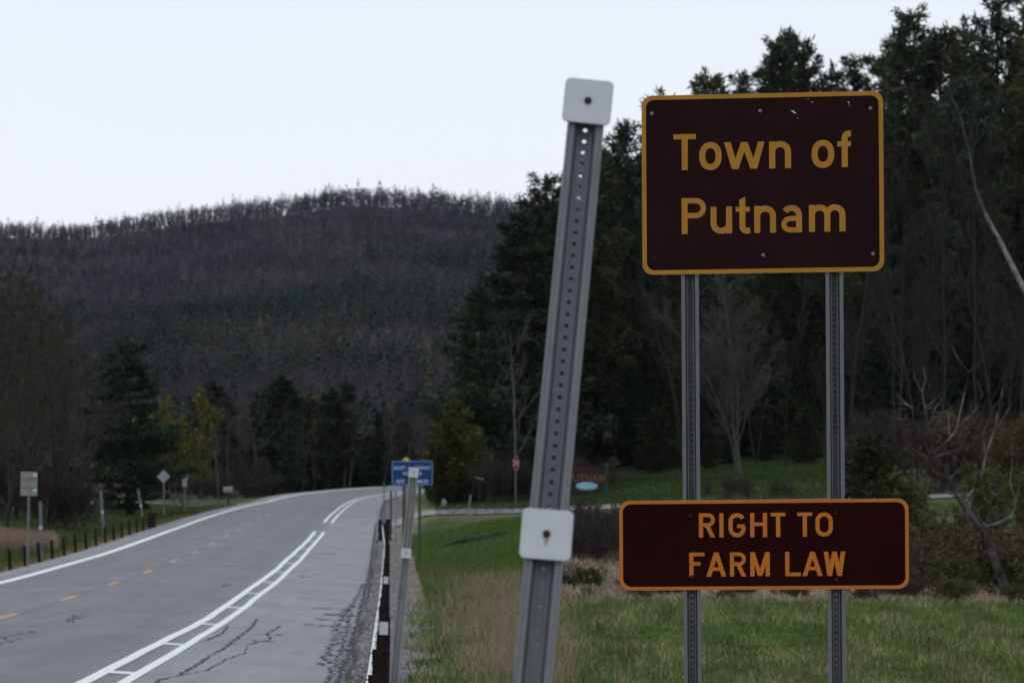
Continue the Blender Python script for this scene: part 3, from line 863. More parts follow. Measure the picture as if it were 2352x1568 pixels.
# text from the built-in font turned into a mesh
def text_mesh(txt, height, width=None):
    cu = bpy.data.curves.new('t', 'FONT'); cu.body = txt; cu.align_x = 'CENTER'; cu.size = 1.0; cu.resolution_u = 2; cu.offset = .012
    to = bpy.data.objects.new('t', cu); COL.objects.link(to)
    dg_ = bpy.context.evaluated_depsgraph_get(); me_ = bpy.data.meshes.new_from_object(to.evaluated_get(dg_))
    bpy.data.objects.remove(to)
    v = np.zeros(len(me_.vertices)*3, np.float32); me_.vertices.foreach_get('co', v); v = v.reshape(-1, 3)
    hh = v[:, 1].max()-v[:, 1].min(); sx = height/hh; ww = v[:, 0].max()-v[:, 0].min()
    kx = (width/ww) if width else sx
    nv = np.stack([(v[:, 0]-(v[:, 0].max()+v[:, 0].min())/2)*kx, v[:, 2]*0, (v[:, 1]-v[:, 1].min())*sx], 1)
    me_.vertices.foreach_set('co', nv.astype(np.float32).ravel()); me_.update()
    return me_
# blue adopt-a-highway sign
YB = 92.0; k = FPX/YB; X = bx(947, YB); Z = gz(X, YB)
ad = empty('highway_sign', (X, YB, Z), (0, 0, R(-2)), 'blue adopt a highway sign with white letters beyond the guide rail', 'road sign')
zt, zb = bz(1057.5, YB)-Z, bz(1114, YB)-Z; wB = 95/k; zc = (zt+zb)/2; hB = zt-zb
for px in (927.5, 964): link('post', channel_post(-.5, zt-.05, .11, .1, .012), [mat('green grey post', (.085,.10,.10), .6, .2, var=.2), mat('dark post inside', (.06,.07,.07), .7)], ad, (bx(px, YB)-X, .01, 0))
mb = MB(); mb.prism([(x, z+zc) for x, z in rrect(wB, hB, .06, 5)], -.010, -.004); pn = mb.build('sign_panel', BLUE, ad)
o_ = rrect(wB-.03, hB-.03, .05, 5); i_ = rrect(wB-.075, hB-.075, .04, 5); n = len(o_); mb = MB()
mb.add([(x, -.0106, z+zc) for x, z in o_]+[(x, -.0106, z+zc) for x, z in i_], [(i, (i+1) % n, n+(i+1) % n, n+i) for i in range(n)]); mb.build('border', mat('pale blue border', (.22,.32,.52), .5), pn)
for t, px0, px1, yb in (('ADOPT - A - HIGHWAY', 904, 989, 1078), ('YO', 924.5, 937, 1091), ('D', 963, 969, 1091), ('NEXT', 910, 930, 1109), ('MILES', 957, 984, 1109)):
    o = link('lettering', text_mesh(t, 8/k, (px1-px0)/k), WHITE, pn, (((px0+px1)/2-947)/k, -.0112, bz(yb, YB)-Z))
# yellow diamond behind it
YY = 150.0; k = FPX/YY; X = bx(933, YY); Z = gz(X, YY)
sg = empty('warning_sign', (X, YY, Z), (0, 0, 0), 'fluorescent yellow diamond sign peeking over the blue sign', 'road sign')
zc = bz(1049, YY)-Z-.5
link('post', channel_post(-.3, zc+.3, .09, .1, .012), [ZINC_OLD, ZINC_OLD], sg, (0, .01, 0))
mb = MB(); mb.prism([((x-z)*c45, (x+z)*c45+zc) for x, z in rrect(.76, .76, .09, 5)], -.012, -.006); pn = mb.build('sign_panel', YELLOW, sg)
o_ = rrect(.72, .72, .08, 5); i_ = rrect(.69, .69, .07, 5); n = len(o_); mb = MB()
mb.add([((x-z)*c45, -.0126, (x+z)*c45+zc) for x, z in o_]+[((x-z)*c45, -.0126, (x+z)*c45+zc) for x, z in i_], [(i, (i+1) % n, n+(i+1) % n, n+i) for i in range(n)]); mb.build('border', BLACK, pn)
# thin posts at the corner of the side road
for px, ya, Yp, nm, lab, tip in ((882, 1108, 126, 'marker_post', 'thin post with a green tip at the road edge', GREENTIP), (898, 1128, 118, 'marker_post', 'dark thin post just left of the blue sign', None), (908.5, 1130, 112, 'marker_post', 'pale thin post just left of the blue sign', None)):
    X = bx(px, Yp); Z = gz(X, Yp); top = bz(ya, Yp)-Z
    o = empty(nm, (X, Yp, Z), (0, 0, 0), lab, 'post')
    mb = MB(); mb.tube([(0,0,-.3),(0,0,top-.22)], .04, 8); mb.build('post', GREYWOOD if px == 882 else (GREENP if px == 898 else ZINC_OLD), o)
    mb = MB(); mb.tube([(0,0,top-.22),(0,0,top)], .052, 8); mb.build('post_cap', tip or (GREENP if px == 898 else ZINC_OLD), o)
# stop sign turned towards the side road
YS = 147.0; k = FPX/YS; X = bx(1185, YS); Z = gz(X, YS)
st = empty('stop_sign', (X, YS, Z), (0, 0, R(64)), 'red stop sign turned towards the side road', 'road sign')
zc = bz(1063, YS)-Z; rS = 16.5/k/math.cos(R(22.5))
link('post', channel_post(-.3, zc+.35, .085, .1, .012), [ZINC_OLD, ZINC_OLD], st, (0, .01, 0))
mb = MB(); mb.prism([(rS*math.cos(R(22.5+45*i)), zc+rS*math.sin(R(22.5+45*i))) for i in range(8)], -.010, -.004); pn = mb.build('sign_panel', RED, st)
oc = [(rS*.985*math.cos(R(22.5+45*i)), zc+rS*.985*math.sin(R(22.5+45*i))) for i in range(8)]; ic = [(rS*.94*math.cos(R(22.5+45*i)), zc+rS*.94*math.sin(R(22.5+45*i))) for i in range(8)]
mb = MB(); mb.add([(x, -.0106, z) for x, z in oc]+[(x, -.0106, z) for x, z in ic], [(i, (i+1) % 8, 8+(i+1) % 8, 8+i) for i in range(8)]); mb.build('border', WHITE, pn)
link('lettering', text_mesh('STOP', rS*.66, rS*1.5), WHITE, pn, (0, -.0112, zc-rS*.33))
# arched wooden welcome sign
YW = 150.0; k = FPX/YW; X = bx(1348, YW); Z = gz(X, YW)
ws = empty('welcome_sign', (X, YW, Z), (0, 0, R(-3)), 'arched red brown wooden sign with gold letters and a blue oval on green posts', 'sign')
zc = bz(1095, YW)-Z; wW = 92/k; top = bz(1071, YW)-Z; bot = bz(1112, YW)-Z
arch_ = [(-wW/2, bot+.12), (-wW*.36, bot), (wW*.36, bot), (wW/2, bot+.12), (wW/2, zc+.02)]+[(wW/2*math.cos(R(a)), zc+.02+(top-zc-.02)*math.sin(R(a))) for a in range(12, 180, 12)]+[(-wW/2, zc+.02)]
mb = MB(); mb.prism(arch_, -.06, 0); pn = mb.build('sign_board', WOODRED, ws)
ri = [(wW*.44*math.cos(R(a)), zc+.14+(top-zc-.24)*math.sin(R(a))) for a in range(0, 181, 12)]; ro = [(wW*.475*math.cos(R(a)), zc+.14+(top-zc-.17)*math.sin(R(a))) for a in range(0, 181, 12)]
mb = MB(); n = len(ri); mb.add([(x, -.066, z) for x, z in ro]+[(x, -.066, z) for x, z in ri], [(i, i+1, n+i+1, n+i) for i in range(n-1)]); mb.build('rim', mat('dull red paint', (.07,.017,.013), .7), pn)
link('lettering', text_mesh('PUTNAM', 19/k, 84/k), GOLDLET, pn, (0, -.068, bz(1108, YW)-Z))
mb = MB(); mb.prism([(.70*math.cos(R(a)), bz(1116, YW)-Z+.26*math.sin(R(a))) for a in range(0, 360, 15)], -.09, -.0605); ov = mb.build('lake_oval', mat('grey oval rim', (.16,.17,.17), .7), pn)
mb = MB(); mb.prism([(.62*math.cos(R(a)), bz(1115, YW)-Z+.20*math.sin(R(a))) for a in range(0, 360, 15)], -.096, -.0905); mb.build('lake_picture', LAKE, ov)
for px in (1301, 1394):
    mb = MB(); mb.box(-.09, .09, -.02, .16, -.4, bz(1070, YW)-Z); mb.tube([(0,.07,bz(1070, YW)-Z),(0,.07,bz(1070, YW)-Z+.12)], [.11,.03], 8); mb.build('post', GREENP, ws, (bx(px, YW)-X, .0, 0))
mb = MB(); mb.box(bx(1301, YW)-X+.1, bx(1394, YW)-X-.1, .02, .12, bz(1122, YW)-Z, bz(1118, YW)-Z); mb.build('crossbar', GREENP, ws)
# leaning pale post, board, stone, log, litter
YP = 133.0; X = bx(1074, YP); Z = gz(X, YP)
o = empty('leaning_post', (X, YP, Z), (0, R(9), 0), 'short pale leaning post by the side road', 'post')
mb = MB(); mb.tube([(0,0,-.2),(0,0,1.05)], [.06,.05], 8); mb.build('post', GREYWOOD, o); mb = MB(); mb.tube([(0,0,1.05),(0,0,1.1)], [.055,.02], 8); mb.build('post_cap', GREYWOOD, o)
YP = 150.0; X = bx(1101, YP); Z = gz(X, YP)
o = empty('wooden_board', (X, YP, Z), (0, 0, 0), 'small faded red board slanting in front of the dark trees', 'board')
zc = bz(1098, YP)-Z; mb = MB(); mb.prism([(-.28, zc+.12), (-.26, zc+.02), (.28, zc-.14), (.27, zc-.04)][::-1], -.03, 0); mb.build('plank', PINKWOOD, o)
mb = MB(); mb.tube([(0,.04,-.2),(0,.04,zc+.05)], .035, 6); mb.build('stake', mat('dark stake', (.03,.028,.025), .9), o)
def boulder(px, Y, r_, label, m=ROCK, sq=(1,1,.7), name='boulder', lift=.2):
    X = bx(px, Y); Z = gz(X, Y)
    mb = MB(); rr = random.Random(int(px)); n_, m_ = 10, 7; vs = []; fs = []
    for i in range(m_+1):
        th = math.pi*i/m_
        for j in range(n_):
            a = 2*math.pi*j/n_; q = r_*(1+rr.uniform(-.16, .16))
            vs.append((q*math.sin(th)*math.cos(a)*sq[0], q*math.sin(th)*math.sin(a)*sq[1], q*math.cos(th)*sq[2]))
    for i in range(m_):
        for j in range(n_): fs.append((i*n_+j, (i+1)*n_+j, (i+1)*n_+(j+1) % n_, i*n_+(j+1) % n_))
    mb.add(vs, fs); o = mb.build(name, m, None, (X, Y, Z+r_*lift)); tag(o, label, 'rock' if m is ROCK else 'litter'); return o
boulder(1020, 152, .2, 'pale upright stone at the foot of the dark trees', sq=(.8,.8,1.5), lift=.9)
boulder(1310, 38, .035, 'scrap of white litter in the grass left of the signs', LITTER, (1.6,1,.6), 'litter')
boulder(1722, 34.6, .045, 'pale litter in the grass at the bottom between the sign posts', LITTER, (1.5,1,.8), 'litter')
boulder(942, 34.5, .05, 'dark lump lying on the gravel shoulder', mat('dark lump', (.012,.012,.012), .9), (1,1,1), 'stone', .8)
YL = 104.0; X0_, X1_ = bx(1024, YL), bx(1160, YL+3)
mb = MB(); pts = []
for i in range(9):
    t = i/8; x = X0_+(X1_-X0_)*t; y = YL+3*t; pts.append((x-X0_, y-YL, gz(x, y)-gz(X0_, YL)+.10+.05*math.sin(7*t)))
mb.tube(pts, [.05,.10,.14,.17,.19,.17,.13,.10,.05], 7)
for t_, dx, dz in ((2, .3, .3), (5, -.3, .35), (6, .4, .25)): mb.tube([pts[t_], (pts[t_][0]+dx, pts[t_][1], pts[t_][2]+dz)], [.04, .01], 5)
o = mb.build('fallen_log', LOGM, None, (X0_, YL, gz(X0_, YL))); tag(o, 'dark fallen log lying in the meadow', 'log')
# mailbox at the far bend
YM = 232.0; X = bx(525, YM); Z = gz(X, YM)
o = empty('mailbox', (X, YM, Z), (0, 0, R(70)), 'white mailbox with a red flag across the road at the bend', 'mailbox')
mb = MB(); mb.box(-.06, .06, -.06, .06, -.3, 1.05); mb.build('post', LOGM, o)
pr = [(-.22, 1.052), (.22, 1.052), (.22, 1.35)]+[(.22*math.cos(R(a)), 1.35+.2*math.sin(R(a))) for a in range(20, 180, 20)]+[(-.22, 1.35)]
mb = MB(); mb.prism(pr, -.45, .45); mb.build('box_body', MAILW, o)
mb = MB(); mb.box(.225, .25, .1, .16, 1.2, 1.75); mb.box(.225, .25, -.06, .0995, 1.6, 1.75); mb.build('flag', RED, o)
YM = 205.0; X = bx(384, YM); Z = gz(X, YM)
o = empty('reflector_stake', (X, YM, Z), (0, 0, 0), 'pair of small red markers on a stake by the left driveway', 'marker')
for dx in (-.16, .16):
    mb = MB(); mb.tube([(0,0,-.3),(0,0,bz(1131, YM)-Z)], .025, 6); mb.build('stake', LOGM, o, (dx, 0, 0))
    mb = MB(); mb.box(-.11, .11, -.03, .03, 0, .36); mb.build('marker', mat('faded red plastic', (.30,.09,.09), .6), o, (dx, -.03, bz(1131, YM)-Z-.15))

# ------------------------------------------------------------------ gravel stones on the shoulder
def stones():
    n = 5200
    s = rng.uniform(5, 75, n); d = 6.75+np.abs(rng.normal(0, .75, n)); d = np.clip(d, 6.7, 9.2)
    keep = (d < 8.4)|(rng.random(n) < .4); s = s[keep]; d = d[keep]
    P = road(s, d); P[:, 2] = ground(P[:, 0], P[:, 1]); n = len(s)
    base = np.array([(1,0,0),(-.5,.87,0),(-.5,-.87,0),(.1,.1,.8)])
    sz = rng.uniform(.012, .045, n)
    V = P[:, None, :] + base[None]*sz[:, None, None]*rng.uniform(.7, 1.3, (n, 4, 1)) + rng.normal(0, .006, (n, 4, 3))
    T = np.array([(0,1,3),(1,2,3),(2,0,3)])[None]+4*np.arange(n)[:, None, None]
    c = np.array([.19,.185,.187])*rng.uniform(.35, 1.7, (n, 1)); c = np.repeat(c, 4, 0)
    o = link('gravel', tri_mesh('gravel', V, T, c), mat('gravel stones', vcol=True, rough=.9, var=.2, scale=20)); tag(o, 'loose grey gravel between the rail and the grass', 'gravel', None, 'stuff')
stones()

# ------------------------------------------------------------------ grass
GRASS = mat('grass blades', vcol=True, rough=.8, var=.15, scale=3, spec=.15)
def translucent(m, fac=.45):
    t = m.node_tree; p = [n for n in t.nodes if n.type == 'BSDF_PRINCIPLED'][0]; o = [n for n in t.nodes if n.type == 'OUTPUT_MATERIAL'][0]
    tr = t.nodes.new('ShaderNodeBsdfTranslucent'); mx = t.nodes.new('ShaderNodeMixShader'); mx.inputs[0].default_value = fac
    t.links.new(p.inputs['Base Color'].links[0].from_socket, tr.inputs['Color'])
    t.links.new(p.outputs[0], mx.inputs[1]); t.links.new(tr.outputs[0], mx.inputs[2]); t.links.new(mx.outputs[0], o.inputs[0])
translucent(GRASS)
def blades(name, x, y, hgt, wid, col, label, lean=.35, cat='grass'):
    n = len(x); z = ground(x, y)
    a = rng.uniform(0, 2*np.pi, n); l = np.abs(rng.normal(0, lean, n)); b = rng.uniform(0, 2*np.pi, n)
    dx, dy = np.cos(a)*wid/2, np.sin(a)*wid/2
    tipx, tipy = x+np.cos(b)*l*hgt, y+np.sin(b)*l*hgt
    mx, my = x+np.cos(b)*l*hgt*.3, y+np.sin(b)*l*hgt*.3
    V = np.stack([np.stack([x-dx, y-dy, z-.02], -1), np.stack([x+dx, y+dy, z-.02], -1),
                  np.stack([mx+dx*.7, my+dy*.7, z+hgt*.55], -1), np.stack([mx-dx*.7, my-dy*.7, z+hgt*.55], -1), np.stack([tipx, tipy, z+hgt], -1)], 1)
    T = np.array([(0,1,2),(0,2,3),(3,2,4)])[None]+5*np.arange(n)[:, None, None]
    c = np.repeat(col, 5, 0)
    o = link(name, tri_mesh(name, V, T, c), GRASS); tag(o, label, cat, None, 'stuff'); return o
def bearing_pts(n, Y0, Y1, q0, q1, pw=1.0):
    u = rng.random(n); Y = np.sqrt(Y0**2+u*(Y1**2-Y0**2)) if pw == 1 else Y0*(Y1/Y0)**u
    return bx(rng.uniform(q0, q1, n), Y), Y
# verge grass, near
x, y = bearing_pts(150000, 27, 63.5, 930, 2420, 2)
S_, D_ = road_sd(x, y); k = D_ > 7.9+.5*np.sin(S_*1.3)*.5+rng.normal(0, .25, len(x)); x, y, S_, D_ = x[k], y[k], S_[k], D_[k]
q = CX+FPX*x/y
pt = 1.1*wob(x, y, .8, 31)+1.0*wob(x, y, 2.4, 32)+.9*wob(x, y, 6., 38)
dry = np.clip(.17+.55*pt+.12*(y < 42), .04, .95)
isdry = rng.random(len(x)) < dry*.6
cg = np.array([.090,.142,.032])*rng.uniform(.45, 1.6, (len(x), 1)); cd = np.array([.38,.31,.20])*rng.uniform(.5, 1.5, (len(x), 1))
col = np.where(isdry[:, None], cd, cg)
hgt = rng.uniform(.05, .17, len(x))*np.where(isdry, 1.0, 1.1)*(1+.7*np.clip(pt, -.7, 1.2)); col = col*(1+.48*np.clip(wob(x, y, 3.3, 39)*1.6, -1, 1))[:, None]
blades('grass', x, y, hgt, rng.uniform(.007, .017, len(x)), col, 'mixed green and dry grass of the near verge', .8)
# tall dry grass beside the gravel
x, y = bearing_pts(80000, 27, 76, 915, 1480, 2)
S_, D_ = road_sd(x, y); q = CX+FPX*x/y
py_ = HY+(CAM_Z-.3)*FPX/y*1.0
den = (np.exp(-((D_-(9.6+.02*(y-30)))/1.3)**2) + .45*np.exp(-((D_-11.2)/1.3)**2)*(y < 48))*(1-smooth((q-1190)/170))
k = (rng.random(len(x)) < den*(.62+1.0*wob(x, y, .9, 33)))&(D_ > 8.3); x, y = x[k], y[k]
isd = rng.random(len(x)) < .72
col = np.where(isd[:, None], np.array([.34,.255,.19])*rng.uniform(.55, 1.3, (len(x), 1)), np.array([.10,.15,.038])*rng.uniform(.6, 1.2, (len(x), 1)))
blades('dry_grass', x, y, rng.uniform(.14, .46, len(x)), rng.uniform(.006, .012, len(x)), col, 'tall dry tan grass beside the gravel shoulder', .5)
# meadow before the side road
x, y = bearing_pts(90000, 62, 124, 925, 1480)
S_, D_ = road_sd(x, y); k = (D_ > 8.2)&(rng.random(len(x)) < .9); x, y = x[k], y[k]
pt = wob(x, y, .35, 35); isd = rng.random(len(x)) < np.clip(.10+.35*pt, 0, .6)
col = np.where(isd[:, None], np.array([.22,.17,.10])*rng.uniform(.6, 1.2, (len(x), 1)), np.array([.075,.145,.026])*rng.uniform(.55, 1.35, (len(x), 1)))
blades('meadow_grass', x, y, rng.uniform(.05, .16, len(x)), rng.uniform(.015, .035, len(x)), col, 'short green meadow between the verge and the side road', .6)
# lawn behind the side road
x, y = bearing_pts(52000, 134, 189, 1000, 1925)
S_, D_ = road_sd(x, y); k = (D_ > 9); x, y = x[k], y[k]
pt = wob(x, y, .25, 36); isd = rng.random(len(x)) < np.clip(.08+.3*pt, 0, .5)
col = np.where(isd[:, None], np.array([.17,.14,.085])*rng.uniform(.6, 1.2, (len(x), 1)), np.array([.040,.072,.017])*rng.uniform(.55, 1.35, (len(x), 1)))
blades('lawn_grass', x, y, rng.uniform(.05, .14, len(x)), rng.uniform(.03, .07, len(x)), col, 'green lawn rising to the dark wood', .7)
# left verge
s_ = rng.uniform(45, 190, 60000); d_ = -5.5-np.abs(rng.normal(0, 5, 60000)); P = road(s_, d_); x, y = P[:, 0], P[:, 1]
col = np.where((rng.random(len(x)) < np.where(d_ > -6.2, .7, .15))[:, None], np.array([.19,.145,.085])*rng.uniform(.6, 1.2, (len(x), 1)), np.array([.052,.10,.02])*rng.uniform(.55, 1.35, (len(x), 1)))
blades('roadside_grass', x, y, rng.uniform(.06, .22, len(x)), rng.uniform(.012, .03, len(x)), col, 'green grass behind the left guide rail', .5)
# pale reeds at the far left
n = 9000; yy = rng.uniform(104, 116, n); x = bx(rng.uniform(-60, 122, n)+rng.normal(0, 8, n), yy); 
blades('dry_reeds', x, yy, rng.uniform(.25, .8, n), rng.uniform(.02, .045, n), np.array([.30,.215,.17])*rng.uniform(.55, 1.25, (n, 1)), 'pale dry reeds behind the left rail at the picture edge', .2, 'reeds')
# strip of tan litter on the thicket floor
x, y = bearing_pts(40000, 60, 92, 1250, 2420); k = rng.random(len(x)) < .55+.5*wob(x, y, .5, 37); x, y = x[k], y[k]
blades('leaf_litter', x, y, rng.uniform(.05, .28, len(x)), rng.uniform(.03, .08, len(x)), np.array([.42,.31,.25])*rng.uniform(.4, 1.25, (len(x), 1)), 'tan dead grass and leaf litter behind the grassy hump', .9, 'leaf litter')
#TREES
# ------------------------------------------------------------------ trees
BARK = mat('dark bark', (.030,.026,.023), .95, 0, var=.35, scale=3, stretch=(1,1,.3), objrand=.2)
BARKG = mat('grey bark', (.066,.058,.054), .95, 0, var=.35, scale=3, stretch=(1,1,.3), objrand=.25)
BARKP = mat('pale bark', (.092,.085,.082), .9, 0, var=.4, scale=2.5, stretch=(1,1,.5))
BARKW = mat('birch bark', (.24,.215,.21), .85, 0, var=.45, scale=4, stretch=(1,1,.8))
BARKD = mat('dead wood', (.015,.013,.013), .9, 0, var=.5, scale=1.6, col2=(.060,.055,.058))
TWIG = mat('brown twigs', (.058,.047,.042), .95, 0, var=.3, scale=.8, objrand=.25)
TWIGO = mat('olive budding twigs', (.052,.044,.033), .95, 0, var=.3, scale=.8, objrand=.2)
TWIGP = mat('pale grey twigs', (.066,.061,.057), .95, 0, var=.3, scale=.8, objrand=.2)
NEEDLE = mat('pine needles', vcol=True, rough=.8, var=.30, scale=.5, spec=.12, objrand=.25)
LEAFM = mat('young leaves', vcol=True, rough=.7, var=.25, scale=.8, spec=.15, objrand=.15)

class TB:
    """triangle collector for tree parts"""
    def __init__(s): s.V, s.T, s.C, s.n = [], [], [], 0
    def limb(s, pts, rads, n=5, col=(1,1,1)):
        pts = np.array(pts, float); k = len(pts)
        d = np.gradient(pts, axis=0); d /= np.linalg.norm(d, axis=1)[:, None]+1e-9
        ref = np.where(np.abs(d[:, 2:3]) < .9, np.array([[0,0,1.]]), np.array([[1.,0,0]]))
        a = np.cross(d, ref); a /= np.linalg.norm(a, axis=1)[:, None]+1e-9; b = np.cross(d, a)
        an = np.arange(n)*2*np.pi/n
        ring_ = pts[:, None]+(a[:, None]*np.cos(an)[None, :, None]+b[:, None]*np.sin(an)[None, :, None])*np.array(rads)[:, None, None]
        s.V.append(ring_.reshape(-1, 3)); 
        i, j = np.meshgrid(np.arange(k-1), np.arange(n), indexing='ij'); i = i.ravel(); j = j.ravel(); j2 = (j+1) % n
        p, q, r_, t = i*n+j, i*n+j2, (i+1)*n+j2, (i+1)*n+j
        s.T.append(np.concatenate([np.stack([p,q,r_],1), np.stack([p,r_,t],1)])+s.n); s.n += k*n
        s.C.append(np.tile(col, (k*n, 1)))
    def tris(s, P, col):
        """P[n,3,3]"""
        P = np.asarray(P, float).reshape(-1, 3, 3); n = len(P)
        s.V.append(P.reshape(-1, 3)); s.T.append(np.arange(3*n).reshape(-1, 3)+s.n); s.n += 3*n
        s.C.append(np.repeat(np.asarray(col).reshape(-1, 3) if np.ndim(col) > 1 else np.tile(col, (n, 1)), 3, 0))
    def mesh(s, name, vc=False):
        V = np.concatenate(s.V); T = np.concatenate(s.T)
        return tri_mesh(name, V, T, np.concatenate(s.C) if vc else None)

def sprays(c, r_, length, width, ncard, out, up, colr, g):
    """thin needle blades: c[n,3] tuft centres, out[n,3] outward directions"""
    n = len(c)
    d = out[:, None]*.8 + g.normal(0, .62, (n, ncard, 3)) + np.array([0, 0, up])
    d /= np.linalg.norm(d, axis=2)[..., None]+1e-9
    l = length*g.uniform(.6, 1.25, (n, ncard, 1))
    p0 = c[:, None]+g.normal(0, r_, (n, ncard, 3))
    sd = np.cross(d, g.normal(0, 1, (n, ncard, 3))); sd /= np.linalg.norm(sd, axis=2)[..., None]+1e-9
    wv = width*g.uniform(.7, 1.3, (n, ncard, 1))
    A = p0-d*l*.25-sd*wv*.3; B = p0+d*l*.35+sd*wv; C_ = p0+d*l*.9
    A2 = p0+d*l*.35-sd*wv
    P = np.stack([np.stack([A, B, C_], 2), np.stack([A, C_, A2], 2)], 2).reshape(-1, 3, 3)
    cc = np.repeat(np.repeat(colr, ncard, 0)*g.uniform(.7, 1.3, (n*ncard, 1)), 2, 0)
    return P, cc

def make_pine(seed, H=22., Rm=4.2, crown0=.12, power=.75, whorl=.85, gap=.25, tuft=.42, droop=.0, rise=.25, ncard=7, col=(.026,.043,.020), flat=.16, nb=5, tw=.065, top=.02, dens=1.0):
    g = np.random.default_rng(seed); T1, C1 = TB(), TB()
    lean = g.normal(0, .012, 2)
    tz = np.linspace(0, H, 14); tx = lean[0]*tz+.12*np.sin(tz*.5+seed); ty = lean[1]*tz+.12*np.cos(tz*.43+seed)
    T1.limb(np.stack([tx, ty, tz-.4*(tz == 0)], 1), np.clip(.018*H*(1-tz/H)**.9, .03, None), 7)
    z = H*crown0; cs, os_, cols = [], [], []
    while z < H*.985:
        f_ = (z/H-crown0)/(1-crown0)
        prof = Rm*((1-f_)**power)*(min(1, .55+f_*3.))
        prof = max(prof, .35+top*H*.3*g.uniform(.6, 1.3))
        wf = g.uniform(.6, 1.15)
        a0 = g.uniform(0, 6.28); nbr = nb if f_ < .85 else 4
        for k in range(nbr):
            if g.random() < gap*(1-f_): continue
            L_ = prof*wf*g.uniform(.55, 1.18); a = a0+2*np.pi*k/nbr+g.normal(0, .25)
            L_ = max(L_, .35); r0 = .03+.012*L_
            u = np.linspace(0, 1, 6); zz = z+L_*(rise*u**1.6*1.4-droop*u)+g.normal(0, .03, 6)*L_*u
            bxx = np.interp(z, tz, tx)+np.cos(a)*L_*u; byy = np.interp(z, tz, ty)+np.sin(a)*L_*u
            T1.limb(np.stack([bxx, byy, zz], 1), r0*(1-u*.85), 3)
            nt_ = int(max(4, 9*L_**1.25/1.6)*dens)
            uu = g.uniform(.22 if L_ > 1 else .05, 1.02, nt_)**.8
            side = g.normal(0, .20, nt_)*L_*(1.15-.75*uu)
            px_ = np.interp(uu, u, bxx)-np.sin(a)*side; py_ = np.interp(uu, u, byy)+np.cos(a)*side
            pz_ = np.interp(uu, u, zz)+g.normal(.06, flat, nt_)*min(1.2, .35+.3*L_)
            cs.append(np.stack([px_, py_, pz_], 1))
            o = np.stack([np.cos(a)-np.sin(a)*side/L_, np.sin(a)+np.cos(a)*side/L_, np.full(nt_, .12)], 1); os_.append(o)
            cols.append(np.array(col)*g.uniform(.7, 1.35)*np.ones((nt_, 1))*g.uniform(.8, 1.25, (nt_, 1)))
        z += whorl*g.uniform(.65, 1.25)*(1 if f_ < .8 else .6)
    cs.append(np.stack([np.full(5, tx[-1]), np.full(5, ty[-1]), np.linspace(H*.965, H*1.005, 5)], 1)); os_.append(np.tile([0, 0, 1.], (5, 1))); cols.append(np.tile(col, (5, 1)))
    P, cc = sprays(np.concatenate(cs), tuft*.28, tuft, tw, ncard, np.concatenate(os_), .28, np.concatenate(cols), g)
    C1.tris(P, cc)
    return T1.mesh('trunk'), C1.mesh('crown', True)

